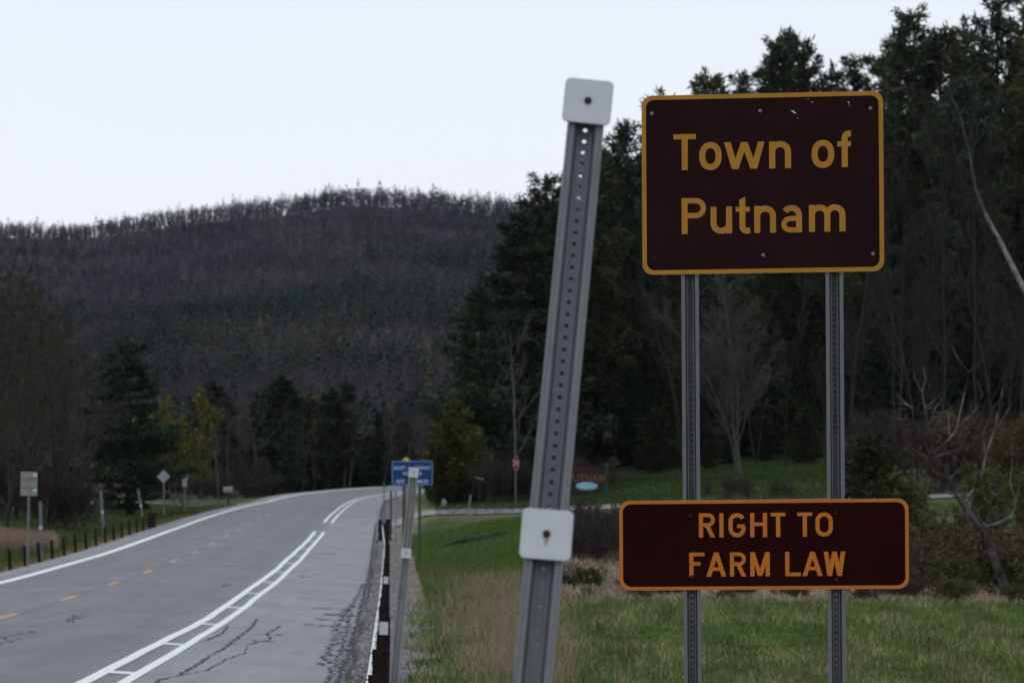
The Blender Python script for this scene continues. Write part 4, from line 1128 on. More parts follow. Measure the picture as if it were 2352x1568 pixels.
def make_bare(seed, H=14., spread=.45, nl=11, first=.28, up=.65, trunk_r=.014, twig=.02, sub=6, tws=7, multi=1, crook=.06, fine=5, leaf=0, leafcol=(.11,.125,.02), leafsz=.10, tl=.5):
    g = np.random.default_rng(seed); T1, B1 = TB(), TB(); LF = []
    def path(p, d, L_, n, up_, ck):
        pts = [p]; d = d/np.linalg.norm(d)
        for _ in range(n):
            d = d+g.normal(0, ck, 3)+np.array([0, 0, up_/n]); d = d/np.linalg.norm(d); pts.append(pts[-1]+d*L_/n)
        return np.array(pts)
    tw = []
    for m_ in range(multi):
        d0 = np.array([g.normal(0, .05 if multi == 1 else .22), g.normal(0, .05 if multi == 1 else .22), 1.])
        Hm = H*g.uniform(.8, 1.) if multi > 1 else H
        tr = path(np.array([g.normal(0, .05)*(multi > 1), g.normal(0, .05)*(multi > 1), -.3]), d0, Hm*.97, 12, .25, crook)
        rr = np.clip(Hm*trunk_r*(1-np.linspace(0, 1, 13))**.8/(1 if multi == 1 else 1.35), .012, None)
        T1.limb(tr, rr, 6)
        for k in range(nl):
            f_ = first+(.96-first)*(k+g.uniform(0, .8))/nl
            p = np.array([np.interp(f_*12, np.arange(13), tr[:, i]) for i in range(3)]); a = g.uniform(0, 6.28)
            L_ = Hm*spread*(1.05-.75*f_)*g.uniform(.7, 1.2); r0 = np.interp(f_*12, np.arange(13), rr)*.55
            l1 = path(p, np.array([np.cos(a), np.sin(a), up*g.uniform(.6, 1.5)]), L_, 6, .45, crook*1.6)
            B1.limb(l1, np.linspace(r0, .012, 7), 4)
            for j in range(sub):
                t = g.uniform(.25, 1); p2 = np.array([np.interp(t*6, np.arange(7), l1[:, i]) for i in range(3)])
                d2 = (l1[-1]-l1[0])/np.linalg.norm(l1[-1]-l1[0])+g.normal(0, .55, 3)+np.array([0, 0, .25])
                L2_ = L_*.45*g.uniform(.5, 1.1); l2 = path(p2, d2, L2_, 4, .25, .1)
                B1.limb(l2, np.linspace(max(r0*.4, .012), .006, 5), 3)
                for q in range(tws):
                    t2 = g.uniform(.2, 1); p3 = np.array([np.interp(t2*4, np.arange(5), l2[:, i]) for i in range(3)])
                    d3 = d2/np.linalg.norm(d2)+g.normal(0, .6, 3)+np.array([0, 0, .3]); d3 /= np.linalg.norm(d3)
                    e = p3+d3*L2_*tl*g.uniform(.5, 1.2); tw.append((p3, e))
                    for _ in range(fine):
                        t3 = g.uniform(.2, 1); p4 = p3+(e-p3)*t3; d4 = d3+g.normal(0, .7, 3)+np.array([0, 0, .2]); d4 /= np.linalg.norm(d4)
                        tw.append((p4, p4+d4*L2_*tl*.45*g.uniform(.4, 1.2)))
    A = np.array([t[0] for t in tw]); Bp = np.array([t[1] for t in tw]); d = Bp-A
    sd = np.cross(d, g.normal(0, 1, d.shape)); sd /= np.linalg.norm(sd, axis=1)[:, None]+1e-9
    B1.tris(np.stack([A-sd*twig, A+sd*twig, Bp], 1), (1, 1, 1))
    out_ = [T1.mesh('trunk'), B1.mesh('branches')]
    if leaf:
        i = g.integers(0, len(tw), int(len(tw)*leaf)); c = A[i]+(Bp[i]-A[i])*g.uniform(0, 1.05, (len(i), 1))+g.normal(0, .05, (len(i), 3))
        P = c[:, None]+g.normal(0, leafsz, (len(i), 3, 3)); C1 = TB()
        C1.tris(P, np.array(leafcol)*g.uniform(.55, 1.4, (len(i), 1))); out_.append(C1.mesh('leaves', True))
    return out_

PROTO = {}
def proto(name, parts, thingname):
    """parts = [(part name, mesh, material)]"""
    for nm, me, m in parts:
        if not len(me.materials): me.materials.append(m)
    PROTO[name] = (parts, thingname, max(max(v.co.z for v in me.vertices) for _, me, _ in parts))
def plant(kind, px, Y, ytop=None, H=None, label='', cat='tree', group=None, wf=1., rot=None, xy=None, sink=.15, tilt=(0, 0)):
    parts, tn, h0 = PROTO[kind]
    X = bx(px, Y) if xy is None else xy[0]
    if abs(road_sd([X], [Y])[1][0]) < 8.6: return None
    Z = gz(X, Y)-sink
    h = (bz(ytop, Y)-Z) if ytop is not None else H
    s_ = h/h0
    r = empty(tn, (X, Y, Z), (tilt[0], tilt[1], rnd.uniform(0, 6.28) if rot is None else rot), label, cat, group)
    r.scale = (s_*wf, s_*wf, s_)
    for nm, me, m in parts: link(nm, me, None, r)
    return r

for i in range(5):
    t_, c_ = make_pine(100+i, H=24, Rm=4.4-.2*i, crown0=.10+.04*(i % 3), power=(.42,.5,.38,.55,.46)[i], gap=.20+.05*i, rise=.42, tuft=.52, tw=.06, ncard=11, flat=.22, whorl=1.15, top=.10, dens=1.15, col=((.046,.058,.030),(.052,.062,.026),(.038,.053,.032),(.052,.058,.025),(.042,.056,.032))[i])
    proto('pine%d' % i, [('trunk', t_, BARK), ('crown', c_, NEEDLE)], 'pine_tree')
t_, c_ = make_pine(131, H=22, Rm=6.2, crown0=.05, power=.58, gap=.10, whorl=.9, rise=.10, flat=.12, dens=1.3, col=(.032,.048,.026), tuft=.5, tw=.08)
proto('widepine', [('trunk', t_, BARK), ('crown', c_, NEEDLE)], 'pine_tree')
t_, c_ = make_pine(141, H=15, Rm=3.2, crown0=.02, power=.85, gap=.05, whorl=.6, rise=.15, nb=6, col=(.028,.044,.028), tuft=.45, tw=.08)
proto('spruce', [('trunk', t_, BARK), ('crown', c_, NEEDLE)], 'spruce_tree')
t_, c_ = make_pine(161, H=16, Rm=3.9, crown0=.08, power=.42, gap=.08, whorl=.8, rise=.35, nb=6, col=(.034,.046,.028), tuft=.75, tw=.13, ncard=9)
proto('roundpine', [('trunk', t_, BARK), ('crown', c_, NEEDLE)], 'pine_tree')
t_, c_ = make_pine(151, H=9, Rm=3.0, crown0=.0, power=.55, gap=.02, whorl=.42, rise=.45, nb=7, col=(.064,.066,.020), tuft=.40, ncard=7)
proto('cedar', [('trunk', t_, BARK), ('crown', c_, NEEDLE)], 'cedar_tree')
t_, c_ = make_pine(152, H=5, Rm=1.9, crown0=.0, power=.5, gap=.05, whorl=.32, rise=.4, nb=6, col=(.030,.040,.016), tuft=.26, tw=.04)
proto('juniper', [('trunk', t_, BARK), ('crown', c_, NEEDLE)], 'juniper')
for i in range(3):
    a = make_bare(200+i, H=15, nl=12, spread=.40, up=.9, twig=.016, tws=6, fine=4)
    proto('bare%d' % i, [('trunk', a[0], BARKG), ('branches', a[1], TWIG)], 'bare_tree')
for i in range(2):
    a = make_bare(220+i, H=16, nl=20, spread=.40, up=1.1, twig=.020, tws=7, fine=5, first=.12, trunk_r=.011, leaf=.22, leafcol=(.060,.052,.026), leafsz=.06)
    proto('olive%d' % i, [('trunk', a[0], BARK), ('branches', a[1], TWIGO), ('leaves', a[2], LEAFM)], 'budding_tree')
a = make_bare(229, H=15, nl=12, spread=.36, up=1.0, twig=.014, tws=7, fine=5, trunk_r=.0062, sub=7)
proto('darkbare', [('trunk', a[0], BARK), ('branches', a[1], mat('dark twigs', (.030,.024,.021), .95, 0, var=.3, scale=.8, objrand=.2))], 'bare_tree')
a = make_bare(231, H=13, nl=17, spread=.40, up=1.5, multi=3, twig=.013, sub=7, tws=7, fine=5, trunk_r=.008, first=.12)
proto('palebare', [('trunk', a[0], BARKP), ('branches', a[1], TWIGP)], 'bare_tree')
a = make_bare(233, H=11, nl=9, spread=.42, up=1.0, multi=1, twig=.014, tws=5, fine=3, trunk_r=.012, first=.25)
proto('palesingle', [('trunk', a[0], BARKP), ('branches', a[1], TWIGP)], 'bare_tree')
a = make_bare(241, H=8, nl=12, spread=.5, up=.8, multi=2, twig=.014, tws=7, fine=4, leaf=.9, leafcol=(.105,.098,.018), leafsz=.085, first=.12)
proto('yellow', [('trunk', a[0], BARKG), ('branches', a[1], TWIGO), ('leaves', a[2], LEAFM)], 'budding_tree')
a = make_bare(251, H=3, nl=8, spread=.55, up=1.0, multi=7, twig=.008, tws=5, fine=3, first=.1, trunk_r=.008)
proto('brush', [('stems', a[0], BARKG), ('branches', a[1], mat('purple brown twigs', (.044,.034,.033), .95, 0, var=.3, scale=2))], 'bare_bush')
a = make_bare(255, H=2.6, nl=8, spread=.6, up=.8, multi=6, twig=.007, tws=5, fine=3, leaf=.75, leafcol=(.080,.092,.022), leafsz=.035, first=.1, trunk_r=.008)
proto('leafy', [('stems', a[0], BARKG), ('branches', a[1], TWIGO), ('leaves', a[2], LEAFM)], 'leafing_bush')
a = make_bare(258, H=2.6, nl=8, spread=.6, up=.8, multi=6, twig=.008, tws=6, fine=4, leaf=.5, leafcol=(.085,.065,.028), leafsz=.035, first=.1, trunk_r=.008)
proto('scrub', [('stems', a[0], BARKG), ('branches', a[1], mat('tan brown twigs', (.085,.066,.05), .95, 0, var=.3, scale=2)), ('leaves', a[2], LEAFM)], 'scrub_bush')

# right hand wood: the pines on the skyline, by bearing and top
P_ = [('widepine',1105,640,172,'lowest left pine of the dark wood, with long boughs reaching over the cedar'),
      ('widepine',1190,470,182,'broad pine at the left edge of the wood, against the far hill'),
      ('pine0',1262,385,196,'pine just left of the leaning delineator post'),
      ('pine1',1345,322,200,'pine behind the top of the leaning delineator post'),
      ('pine2',1425,268,208,'pine in the gap between delineator post and town sign'),
      ('pine3',1500,190,222,'pine rising behind the left corner of the town sign'),
      ('pine1',1605,152,225,'small topped pine above the left part of the town sign'),
      ('pine4',1700,150,232,'pine left of the tallest top above the town sign'),
      ('pine0',1795,75,235,'tall pine with two tops above the middle of the town sign'),
      ('pine2',1832,58,240,'tallest pine top above the middle of the town sign'),
      ('pine3',1905,135,246,'pine above the right part of the town sign'),
      ('pine4',1965,112,242,'pine above the right corner of the town sign'),
      ('pine1',2022,95,235,'pine just right of the town sign corner'),
      ('pine0',2098,8,228,'tall forked pine right of the town sign'),
      ('pine2',2160,45,230,'pine between the forked pine and the frame edge'),
      ('pine3',2232,22,222,'pine near the upper right corner'),
      ('pine4',2292,-30,215,'tall pine in the upper right corner'),
      ('pine1',2360,-70,210,'tall pine cut by the right frame edge')]
for kd, px, yt, Y, lb in P_: plant(kd, px, Y, yt, label=lb, cat='pine tree', group='pines along the skyline of the right hand wood', wf=rnd.uniform(.95, 1.2))
gl = 'dark pine within the wood behind the town sign'
for k in range(46):
    px = 1215+ (2440-1215)*((k*0.618034) % 1)
    sky_ = np.interp(px, [1100,1190,1262,1345,1425,1500,1605,1700,1832,1965,2098,2292,2440], [640,480,400,340,300,230,200,200,120,150,80,20,-40])
    Y = rnd.uniform(197, 236); yt = sky_+rnd.uniform(60, 420)
    plant('pine%d' % rnd.randrange(5), px, Y, yt, label=gl, cat='pine tree', group='pines filling the right hand wood', wf=rnd.uniform(.9, 1.2))
for k in range(16):
    px = 1030+(2420-1030)*((k*0.618034+.3) % 1); Y = rnd.uniform(196, 206) if px > 1260 else rnd.uniform(166, 185)
    plant('spruce', px, Y, None, rnd.uniform(6, 11), label='small dark evergreen under the pines of the wood', cat='evergreen', group='small evergreens under the pines', wf=rnd.uniform(1.0, 1.4))
# bare trunks inside the wood
for k in range(26):
    px = 1500+rnd.random()*900; Y = rnd.uniform(184, 196)
    plant('darkbare', px, Y, None, rnd.uniform(9, 17), label='thin bare tree at the edge of the dark wood', cat='bare tree', group='bare trees at the edge of the right hand wood', wf=rnd.uniform(.6, .9))
for px, yt, Y in ((1960,420,168),(2050,330,160),(2150,180,150),(2260,260,146),(2340,210,150),(2110,520,140),(2300,480,132),(2400,380,138)):
    plant('darkbare', px, Y, yt, label='brownish bare tree in front of the pines at the right', cat='bare tree', group='bare trees in front of the pines at the right', wf=.75)
plant('palebare', 1700, 176, 590, label='pale many stemmed bare tree on the lawn between the two sign posts', cat='bare tree', wf=1.0, rot=2.4)
plant('palesingle', 1186, 163, 700, label='pale bare tree just left of the leaning post, above the stop sign', cat='bare tree', wf=.85, rot=1.1)
for px, yt, h_ in ((1050,905,None),(1022,950,None),(1092,985,None)):
    plant('cedar', px, 160 if px != 1050 else 166, yt, label={1050:'tallest yellow green cedar right of the blue sign',1022:'yellow green cedar directly right of the blue sign',1092:'duller cedar left of the stop sign'}[px], cat='cedar', group='cedars by the side road', wf=1.05)
for k in range(12):
    px = 1100+k*26+rnd.uniform(-8, 8); Y = rnd.uniform(156, 166)
    plant('brush', px, Y, None, rnd.uniform(2.2, 3.6), label='bare purple brown bush at the foot of the dark wood', cat='bush', group='bushes at the foot of the wood', wf=1.1)
for k in range(26):
    px = 1950+rnd.random()*480; Y = rnd.uniform(124, 172)
    plant(('brush', 'scrub')[k % 3 == 0], px, Y, None, rnd.uniform(2.5, 5.5), label='tall dark brush between the thicket and the pines at the right', cat='bush', group='tall dark brush at the right', wf=.95)
for k in range(10):
    px = 1560+rnd.random()*350; Y = rnd.uniform(137, 146)
    plant('brush', px, Y, None, rnd.uniform(.7, 1.5), label='wispy grey weeds at the front of the lawn between the sign posts', cat='weeds', group='weeds at the front of the lawn', wf=1.0)
for k in range(14):
    px = 1400+rnd.random()*540; Y = rnd.uniform(188, 198)
    plant('juniper', px, Y, None, rnd.uniform(2, 5), label='low dark evergreen at the back of the lawn', cat='evergreen', group='low evergreens at the back of the lawn', wf=1.3)
for k in range(30):
    px = 1290+rnd.random()*1060; Y = rnd.uniform(61, 72)
    kd = ('scrub', 'leafy', 'brush')[k % 3]
    plant(kd, px, Y, None, rnd.uniform(.35, .95), label={'scrub':'small tan scrub growing along the back of the grassy hump','leafy':'small greenish shrub growing along the back of the grassy hump','brush':'small bare twiggy shrub along the back of the grassy hump'}[kd], cat='bush', group={'scrub':'small tan scrub along the hump','leafy':'small green shrubs along the hump','brush':'small bare shrubs along the hump'}[kd], wf=1.3)
# birch leaning at the right edge
g_ = np.random.default_rng(5); T1, B1 = TB(), TB(); YB_ = 118.0
pts = [(bx(px, YB_), 0, bz(py, YB_)) for px, py in ((2560,1150),(2470,930),(2395,745),(2340,640),(2300,560),(2262,490),(2240,430),(2226,350),(2205,265),(2172,190))]
X0b, Z0b = pts[0][0], gz(pts[0][0], YB_)
pts = [(x-X0b, y, z-Z0b) for x, y, z in pts]; pts[0] = (pts[0][0], 0, -.3)
T1.limb(pts[:6], [.17,.155,.135,.12,.10,.085], 8); U1 = TB(); U1.limb(pts[5:], [.083,.06,.048,.034,.014], 6)
for k, (i, dx, dz) in enumerate(((4,-.9,1.6),(5,.8,2.4),(6,-.9,2.2),(6,.7,1.8),(7,1.0,2.0),(7,-.6,1.5),(8,.5,1.2),(5,-1.2,1.2),(7,.2,2.6),(8,-.5,1.6))):
    p = np.array(pts[i]); q = p+np.array([dx*1.6, g_.normal(0, .6), dz*1.5]); m_ = (p+q)/2+np.array([dx*.25, 0, -.1])
    B1.limb([p, m_, q], [.04,.025,.008], 4)
    for _ in range(9):
        t = g_.uniform(.3, 1); a_ = p+(q-p)*t; b_ = a_+np.array([g_.normal(dx*.3, .5), g_.normal(0, .4), g_.uniform(.3, 1.3)]); B1.limb([a_, (a_+b_)/2+g_.normal(0, .08, 3), b_], [.016,.011,.004], 3)
o = empty('birch_tree', (X0b, YB_, Z0b), label='leaning birch with a pale lower trunk at the right frame edge', cat='birch')
lt = link('trunk', T1.mesh('trunk'), BARKW, o); lt['label'] = 'pale lower trunk'; link('upper_trunk', U1.mesh('upper_trunk'), BARKG, o); link('branches', B1.mesh('branches'), BARK, o)
# dead crooked tree near the right edge
YD = 63.5; T1, B1 = TB(), TB(); Xd = bx(2312, YD); Zd = gz(Xd, YD)
def dp(px, py, dy=0.): return np.array([bx(px, YD)-Xd, dy, bz(py, YD)-Zd])
main = [dp(2314,1385), dp(2303,1335), dp(2278,1265), dp(2252,1212), dp(2225,1175), dp(2195,1135), dp(2180,1100), dp(2160,1070), dp(2145,1040), dp(2135,990,.1), dp(2125,960,.2), dp(2108,940,.2)]
main[0][2] = -.25
T1.limb(main, [.13,.105,.09,.08,.068,.06,.055,.048,.04,.03,.022,.010], 8)
def br(pts, r0, r1): B1.limb(pts, np.linspace(r0, r1, len(pts)), 5)
br([dp(2252,1212), dp(2290,1203,-.1), dp(2322,1185,-.2), dp(2330,1150,-.2), dp(2340,1105,-.25), dp(2362,1055,-.3), dp(2380,1000,-.3)], .055, .02)
br([dp(2330,1150,-.2), dp(2318,1110,-.1), dp(2325,1060), dp(2322,1010)], .02, .006)
br([dp(2225,1175), dp(2235,1130,.2), dp(2262,1085,.3), dp(2270,1045,.35), dp(2290,990,.4), dp(2302,935,.4), dp(2310,890,.4)], .045, .012)
br([dp(2270,1045,.35), dp(2262,1000,.3), dp(2275,960,.3)], .02, .006)
br([dp(2195,1135), dp(2160,1128,-.2), dp(2130,1112,-.3), dp(2100,1100,-.35), dp(2065,1080,-.4)], .035, .008)
br([dp(2180,1100), dp(2215,1070,.2), dp(2240,1060,.25)], .02, .006)
br([dp(2145,1040), dp(2185,1005,.2), dp(2200,985,.2), dp(2245,940,.3), dp(2262,905,.3), dp(2250,870,.3)], .035, .010)
br([dp(2185,1005,.2), dp(2180,960,.1), dp(2205,925,.1)], .02, .006)
br([dp(2135,990,.1), dp(2118,900), dp(2100,870,-.1), dp(2096,845,-.1)], .024, .007)
br([dp(2118,900), dp(2128,870,.1), dp(2122,840,.1)], .016, .005)
br([dp(2200,985,.2), dp(2215,930,.4), dp(2228,880,.5), dp(2232,850,.5), dp(2262,830,.5), dp(2265,790,.5)], .020, .006)
br([dp(2232,850,.5), dp(2205,815,.5), dp(2195,790,.5)], .012, .004)
br([dp(2290,990,.4), dp(2330,930,.5), dp(2352,880,.5)], .014, .004)
for _ in range(60):
    i = g_.integers(3, len(main)); p = main[i]+g_.normal(0, .25, 3)*np.array([1, .6, .6]); d_ = np.array([g_.normal(0, .5), g_.normal(0, .3), g_.uniform(.1, .7)])
    B1.limb([p, p+d_*.5+g_.normal(0, .06, 3), p+d_], [.010,.007,.003], 3)
o = empty('dead_tree', (Xd, YD, Zd), label='crooked dead tree with grey branches standing behind the grassy hump', cat='dead tree')
link('trunk', T1.mesh('trunk'), BARKD, o); link('branches', B1.mesh('branches'), mat('pale dead branches', (.04,.036,.036), .9, 0, var=.4, scale=1.4, col2=(.17,.155,.16)), o)
# thicket behind the hump
plant('juniper', 2003, 82, 985, label='dark evergreen bush right of the town sign posts', cat='evergreen', wf=1.1)
plant('juniper', 2030, 70, 1195, label='dark bush just right of the lower brown panel', cat='evergreen', wf=1.1)
plant('juniper', 1838, 66, 1325, label='low dark bush under the right part of the lower brown panel', cat='evergreen', wf=1.3)
for k in range(11):
    px = 1300+rnd.random()*135; Y = rnd.uniform(82, 96)
    plant('brush', px, Y, None, rnd.uniform(1.5, 2.5), label='dark bare brush left of the lower brown panel', cat='bush', group='bare brush left of the lower panel', wf=1.0)
for k in range(10):
    px = 1450+rnd.random()*500; Y = rnd.uniform(84, 112)
    plant('scrub', px, Y, None, rnd.uniform(.8, 1.6), label='low tan scrub behind the lower brown panel', cat='bush', group='scrub behind the lower panel', wf=1.1)
for k in range(34):
    px = 2050+rnd.random()*380; Y = rnd.uniform(64, 90)
    kd = ('leafy', 'scrub', 'leafy', 'scrub', 'leafy', 'brush')[k % 6]
    plant(kd, px, Y, None, rnd.uniform(.9, 2.3), label={'leafy':'green leafing bush in the thicket around the dead tree','scrub':'tan scrub bush in the thicket around the dead tree','brush':'bare brown bush in the thicket around the dead tree'}[kd], cat='bush', group='%s bushes in the thicket around the dead tree' % {'leafy':'green','scrub':'tan','brush':'bare'}[kd], wf=1.05)
for k in range(7):
    px = 2060+rnd.random()*330; Y = rnd.uniform(96, 118)
    plant('leafy', px, Y, None, rnd.uniform(2, 3.8), label='tall thin leafing shrub behind the dead tree', cat='shrub', group='tall shrubs behind the dead tree', wf=.8)

# left side: tall budding trees, pine, yellow tree
for k, (px, yt, Y) in enumerate(((-60,610,132),(-10,590,140),(40,575,146),(85,560,150),(125,600,143),(165,640,150),(172,690,178),(-20,660,170),(15,700,128),(110,720,134),(60,660,160),(-35,640,155),(150,690,170))):
    plant('olive%d' % (k % 2), px, Y, yt, label='tall leafless tree with olive buds in the stand at the left edge', cat='tree', group='stand of budding trees at the left edge', wf=.9)
for k in range(14):
    px = -40+rnd.random()*330; Y = rnd.uniform(126, 150)
    plant('brush', px, Y, None, rnd.uniform(2.5, 5), label='dark undergrowth bush below the left hand trees', cat='bush', group='undergrowth at the left', wf=1.1)
plant('widepine', 300, 168, 768, label='dark pine with drooping boughs left of the diamond sign', cat='pine tree', wf=1.4, rot=2.0)
plant('pine2', 255, 182, 800, label='darker pine behind the left hand pine', cat='pine tree', wf=1.2)
plant('yellow', 408, 190, 880, label='tall yellow green budding tree right of the left hand pine', cat='tree', wf=.75)
plant('yellow', 425, 215, 985, label='lower yellow green tree above the two small grey plates', cat='tree', wf=.9)
plant('yellow', 560, 238, 1030, label='round yellow green bush beside the mailbox', cat='bush', wf=1.15)
plant('yellow', 600, 246, 1065, label='small yellow green bush right of the mailbox bush', cat='bush', wf=1.2)
plant('palebare', 682, 252, 960, label='pale double trunked tree at the outside of the bend', cat='bare tree', wf=.75, rot=.2)
plant('palesingle', 503, 235, 930, label='thin grey tree left of the mailbox', cat='bare tree', wf=.7)
for px, yt, Y, kd, lb in ((640,850,330,'spruce','broad dark evergreen left of the middle, above the pale trunks'),(612,880,345,'spruce','evergreen tucked behind the broad dark one'),(765,885,320,'spruce','evergreen above the middle of the bend'),(800,872,335,'spruce','pointed evergreen between two others above the bend'),(860,872,318,'spruce','tall dark evergreen left of the blue sign'),(900,930,300,'spruce','evergreen directly above the blue sign'),(480,865,360,'spruce','evergreen above the two small grey plates'),(725,900,350,'cedar','pale green cedar among the dark evergreens'),(880,1010,285,'spruce','low evergreen behind the blue sign'),(840,1060,280,'cedar','low olive bush left of the blue sign'),(705,1075,285,'cedar','low olive bush right of the pale trunks'),(965,850,330,'cedar','olive green tree left of the long pine boughs')):
    kd = 'roundpine' if (kd == 'spruce' and px not in (800,)) else kd
    plant(kd, px, Y, yt, label=lb, cat='evergreen', wf=rnd.uniform(.95, 1.15) if kd[0] == 'r' else rnd.uniform(1.3, 1.7))
for k in range(64):
    px = 300+rnd.random()*700; Y = rnd.uniform(285, 420)
    yt = rnd.uniform(860, 980)
    kd = 'bare%d' % rnd.randrange(3)
    plant(kd, px, Y, yt, label='grey bare tree in the wood beyond the bend', cat='bare tree', group='bare trees in the wood beyond the bend', wf=rnd.uniform(.75, 1.1))
for k in range(30):
    px = 330+700*((k*0.618034+.17) % 1); Y = rnd.uniform(295, 390)
    kd = ('roundpine', 'spruce', 'cedar')[k % 3]
    plant(kd, px, Y, rnd.uniform(930, 1040) if kd != 'cedar' else rnd.uniform(1010, 1070), label={'roundpine':'dark pine in the mixed belt beyond the bend','spruce':'narrow dark evergreen in the mixed belt beyond the bend','cedar':'low olive cedar in the mixed belt beyond the bend'}[kd], cat='evergreen', group={'roundpine':'pines in the belt beyond the bend','spruce':'narrow evergreens in the belt beyond the bend','cedar':'olive cedars in the belt beyond the bend'}[kd], wf=rnd.uniform(1.0, 1.4))
for k in range(26):
    px = 440+rnd.random()*480; Y = rnd.uniform(262, 285)
    plant('brush', px, Y, None, rnd.uniform(2.5, 5), label='dark brush along the outside of the bend', cat='bush', group='brush along the outside of the bend', wf=1.2)

# ------------------------------------------------------------------ the wooded hill (one mass)
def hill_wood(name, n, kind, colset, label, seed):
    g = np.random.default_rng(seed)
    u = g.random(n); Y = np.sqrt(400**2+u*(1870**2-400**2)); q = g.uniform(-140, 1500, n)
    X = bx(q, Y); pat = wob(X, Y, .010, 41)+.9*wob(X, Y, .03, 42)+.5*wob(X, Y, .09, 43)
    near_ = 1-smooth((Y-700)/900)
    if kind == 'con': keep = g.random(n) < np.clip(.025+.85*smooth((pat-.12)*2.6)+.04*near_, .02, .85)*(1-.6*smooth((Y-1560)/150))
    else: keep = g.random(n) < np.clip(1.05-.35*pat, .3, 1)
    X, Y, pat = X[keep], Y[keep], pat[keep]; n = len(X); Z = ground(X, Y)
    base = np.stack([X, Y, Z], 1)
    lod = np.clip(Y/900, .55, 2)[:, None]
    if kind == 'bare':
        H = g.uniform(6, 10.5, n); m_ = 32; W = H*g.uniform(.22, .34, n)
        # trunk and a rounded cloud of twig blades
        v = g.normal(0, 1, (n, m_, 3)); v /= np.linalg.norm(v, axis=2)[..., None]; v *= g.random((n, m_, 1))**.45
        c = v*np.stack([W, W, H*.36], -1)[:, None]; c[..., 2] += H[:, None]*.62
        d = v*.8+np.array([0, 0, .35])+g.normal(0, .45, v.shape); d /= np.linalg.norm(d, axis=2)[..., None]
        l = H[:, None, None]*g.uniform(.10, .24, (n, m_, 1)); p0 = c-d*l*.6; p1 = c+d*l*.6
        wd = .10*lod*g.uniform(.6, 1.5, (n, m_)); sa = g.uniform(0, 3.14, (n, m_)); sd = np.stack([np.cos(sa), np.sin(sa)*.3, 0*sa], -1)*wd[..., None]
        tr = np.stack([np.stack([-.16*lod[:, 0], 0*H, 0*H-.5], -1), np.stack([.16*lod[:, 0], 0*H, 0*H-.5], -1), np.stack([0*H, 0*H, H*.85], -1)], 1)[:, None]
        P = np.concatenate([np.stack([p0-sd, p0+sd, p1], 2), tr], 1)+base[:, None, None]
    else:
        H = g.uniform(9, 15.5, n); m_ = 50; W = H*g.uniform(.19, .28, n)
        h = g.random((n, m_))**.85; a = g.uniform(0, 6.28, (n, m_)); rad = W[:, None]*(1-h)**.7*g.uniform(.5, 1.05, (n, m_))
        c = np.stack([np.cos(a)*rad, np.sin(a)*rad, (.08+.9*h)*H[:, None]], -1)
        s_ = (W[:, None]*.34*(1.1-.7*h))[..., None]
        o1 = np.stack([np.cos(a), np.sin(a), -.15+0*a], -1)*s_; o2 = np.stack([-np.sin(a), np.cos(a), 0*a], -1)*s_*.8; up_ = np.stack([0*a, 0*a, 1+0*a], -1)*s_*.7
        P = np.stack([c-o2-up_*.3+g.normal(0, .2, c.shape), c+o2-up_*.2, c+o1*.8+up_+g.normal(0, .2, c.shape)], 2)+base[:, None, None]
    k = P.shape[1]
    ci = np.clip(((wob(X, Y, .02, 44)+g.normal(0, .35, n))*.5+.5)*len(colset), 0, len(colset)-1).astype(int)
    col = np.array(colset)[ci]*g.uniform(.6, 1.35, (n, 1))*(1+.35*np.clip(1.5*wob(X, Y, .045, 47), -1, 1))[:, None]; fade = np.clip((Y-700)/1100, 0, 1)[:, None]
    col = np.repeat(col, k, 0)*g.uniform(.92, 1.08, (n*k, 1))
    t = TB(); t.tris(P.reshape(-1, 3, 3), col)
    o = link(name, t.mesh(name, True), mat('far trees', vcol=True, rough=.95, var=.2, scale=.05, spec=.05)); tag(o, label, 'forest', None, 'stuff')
hill_wood('hillside_forest', 23000, 'bare', [(.052,.043,.055),(.062,.050,.060),(.044,.038,.052),(.084,.071,.072),(.060,.048,.046),(.040,.035,.045),(.115,.104,.104)], 'leafless purple grey wood covering the hill, haze tint in its colours', 61)  # twig colours shifted towards blue, painting in part of the distance haze
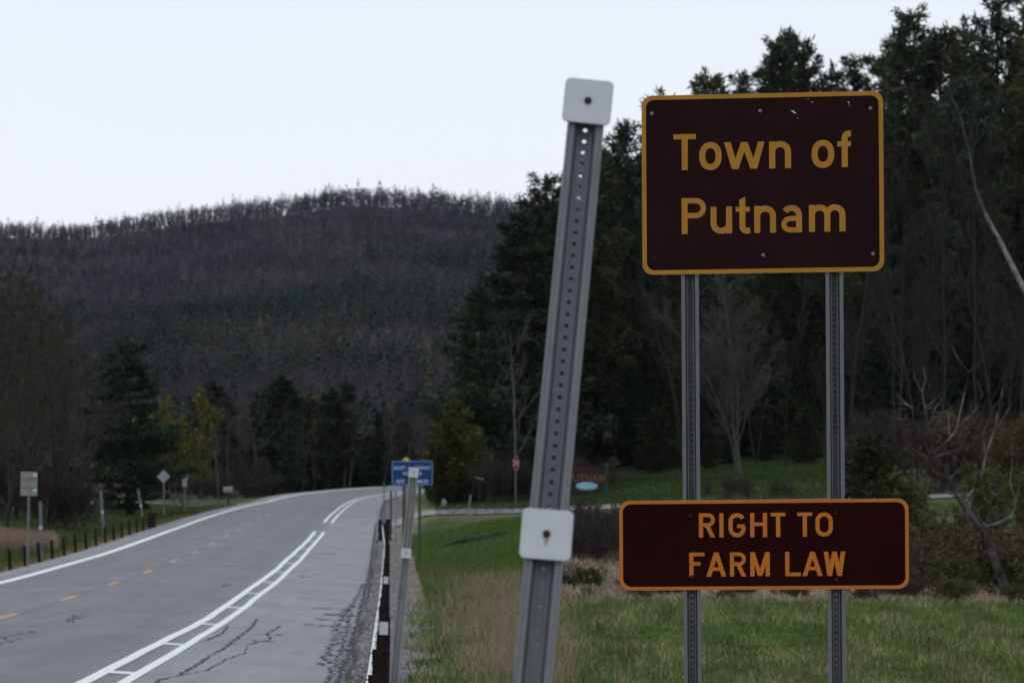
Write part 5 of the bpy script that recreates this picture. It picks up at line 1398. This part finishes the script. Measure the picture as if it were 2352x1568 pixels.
hill_wood('hillside_evergreens', 15000, 'con', [(.026,.044,.034),(.032,.050,.032),(.024,.040,.034),(.070,.074,.030)], 'scattered dark evergreens in the wood on the hill', 62)
# the far part of the right hand wood that reads as one dark mass
def back_wood():
    g = np.random.default_rng(71); n = 900
    Y = g.uniform(240, 420, n); q = g.uniform(1180, 3000, n)**1.0; X = bx(q, Y)
    S_, D_ = road_sd(X, Y); k = D_ > 14; X, Y, q = X[k], Y[k], q[k]; n = len(X); Z = ground(X, Y)
    sky_ = np.interp(q, [1180,1262,1345,1425,1500,1700,1965,2098,2292,2440,3000], [560,450,390,350,300,260,230,170,110,60,-100])
    H = np.clip(1.65+(HY-sky_-g.uniform(20, 160, n))*Y/FPX-Z, 4, 20)
    m_ = 150; W = H*.2
    h = g.random((n, m_))**.9; a = g.uniform(0, 6.28, (n, m_)); rad = W[:, None]*(1-h)**.6*g.uniform(.3, 1.05, (n, m_))
    c = np.stack([np.cos(a)*rad+X[:, None], np.sin(a)*rad+Y[:, None], (.05+.95*h)*H[:, None]+Z[:, None]], -1)
    P = c[:, :, None]+g.normal(0, .36, (n, m_, 3, 3))
    t = TB(); t.tris(P.reshape(-1, 3, 3), np.repeat(np.array([.022,.034,.019])*g.uniform(.7, 1.3, (n, 1)), m_, 0)*g.uniform(.7, 1.3, (n*m_, 1)))
    o = link('dark_wood', t.mesh('dark_wood', True), MATS['far trees']); tag(o, 'far interior of the dark evergreen wood at the right', 'forest', None, 'stuff')
back_wood()

# ------------------------------------------------------------------ thin spring haze in the valley
mb = MB(); mb.box(-5200, 5200, -3100, 6700, -40, 420)
HZ = bpy.data.materials.new('valley air'); HZ.use_nodes = True; t = HZ.node_tree; t.nodes.clear()
o_ = t.nodes.new('ShaderNodeOutputMaterial'); pv = t.nodes.new('ShaderNodeVolumePrincipled')
pv.inputs['Color'].default_value = (.64, .74, 1.0, 1); pv.inputs['Density'].default_value = .000021; pv.inputs['Anisotropy'].default_value = .2
t.links.new(pv.outputs[0], o_.inputs['Volume'])
hz = mb.build('haze', HZ); tag(hz, 'thin bluish haze filling the valley', 'haze', None, 'stuff')
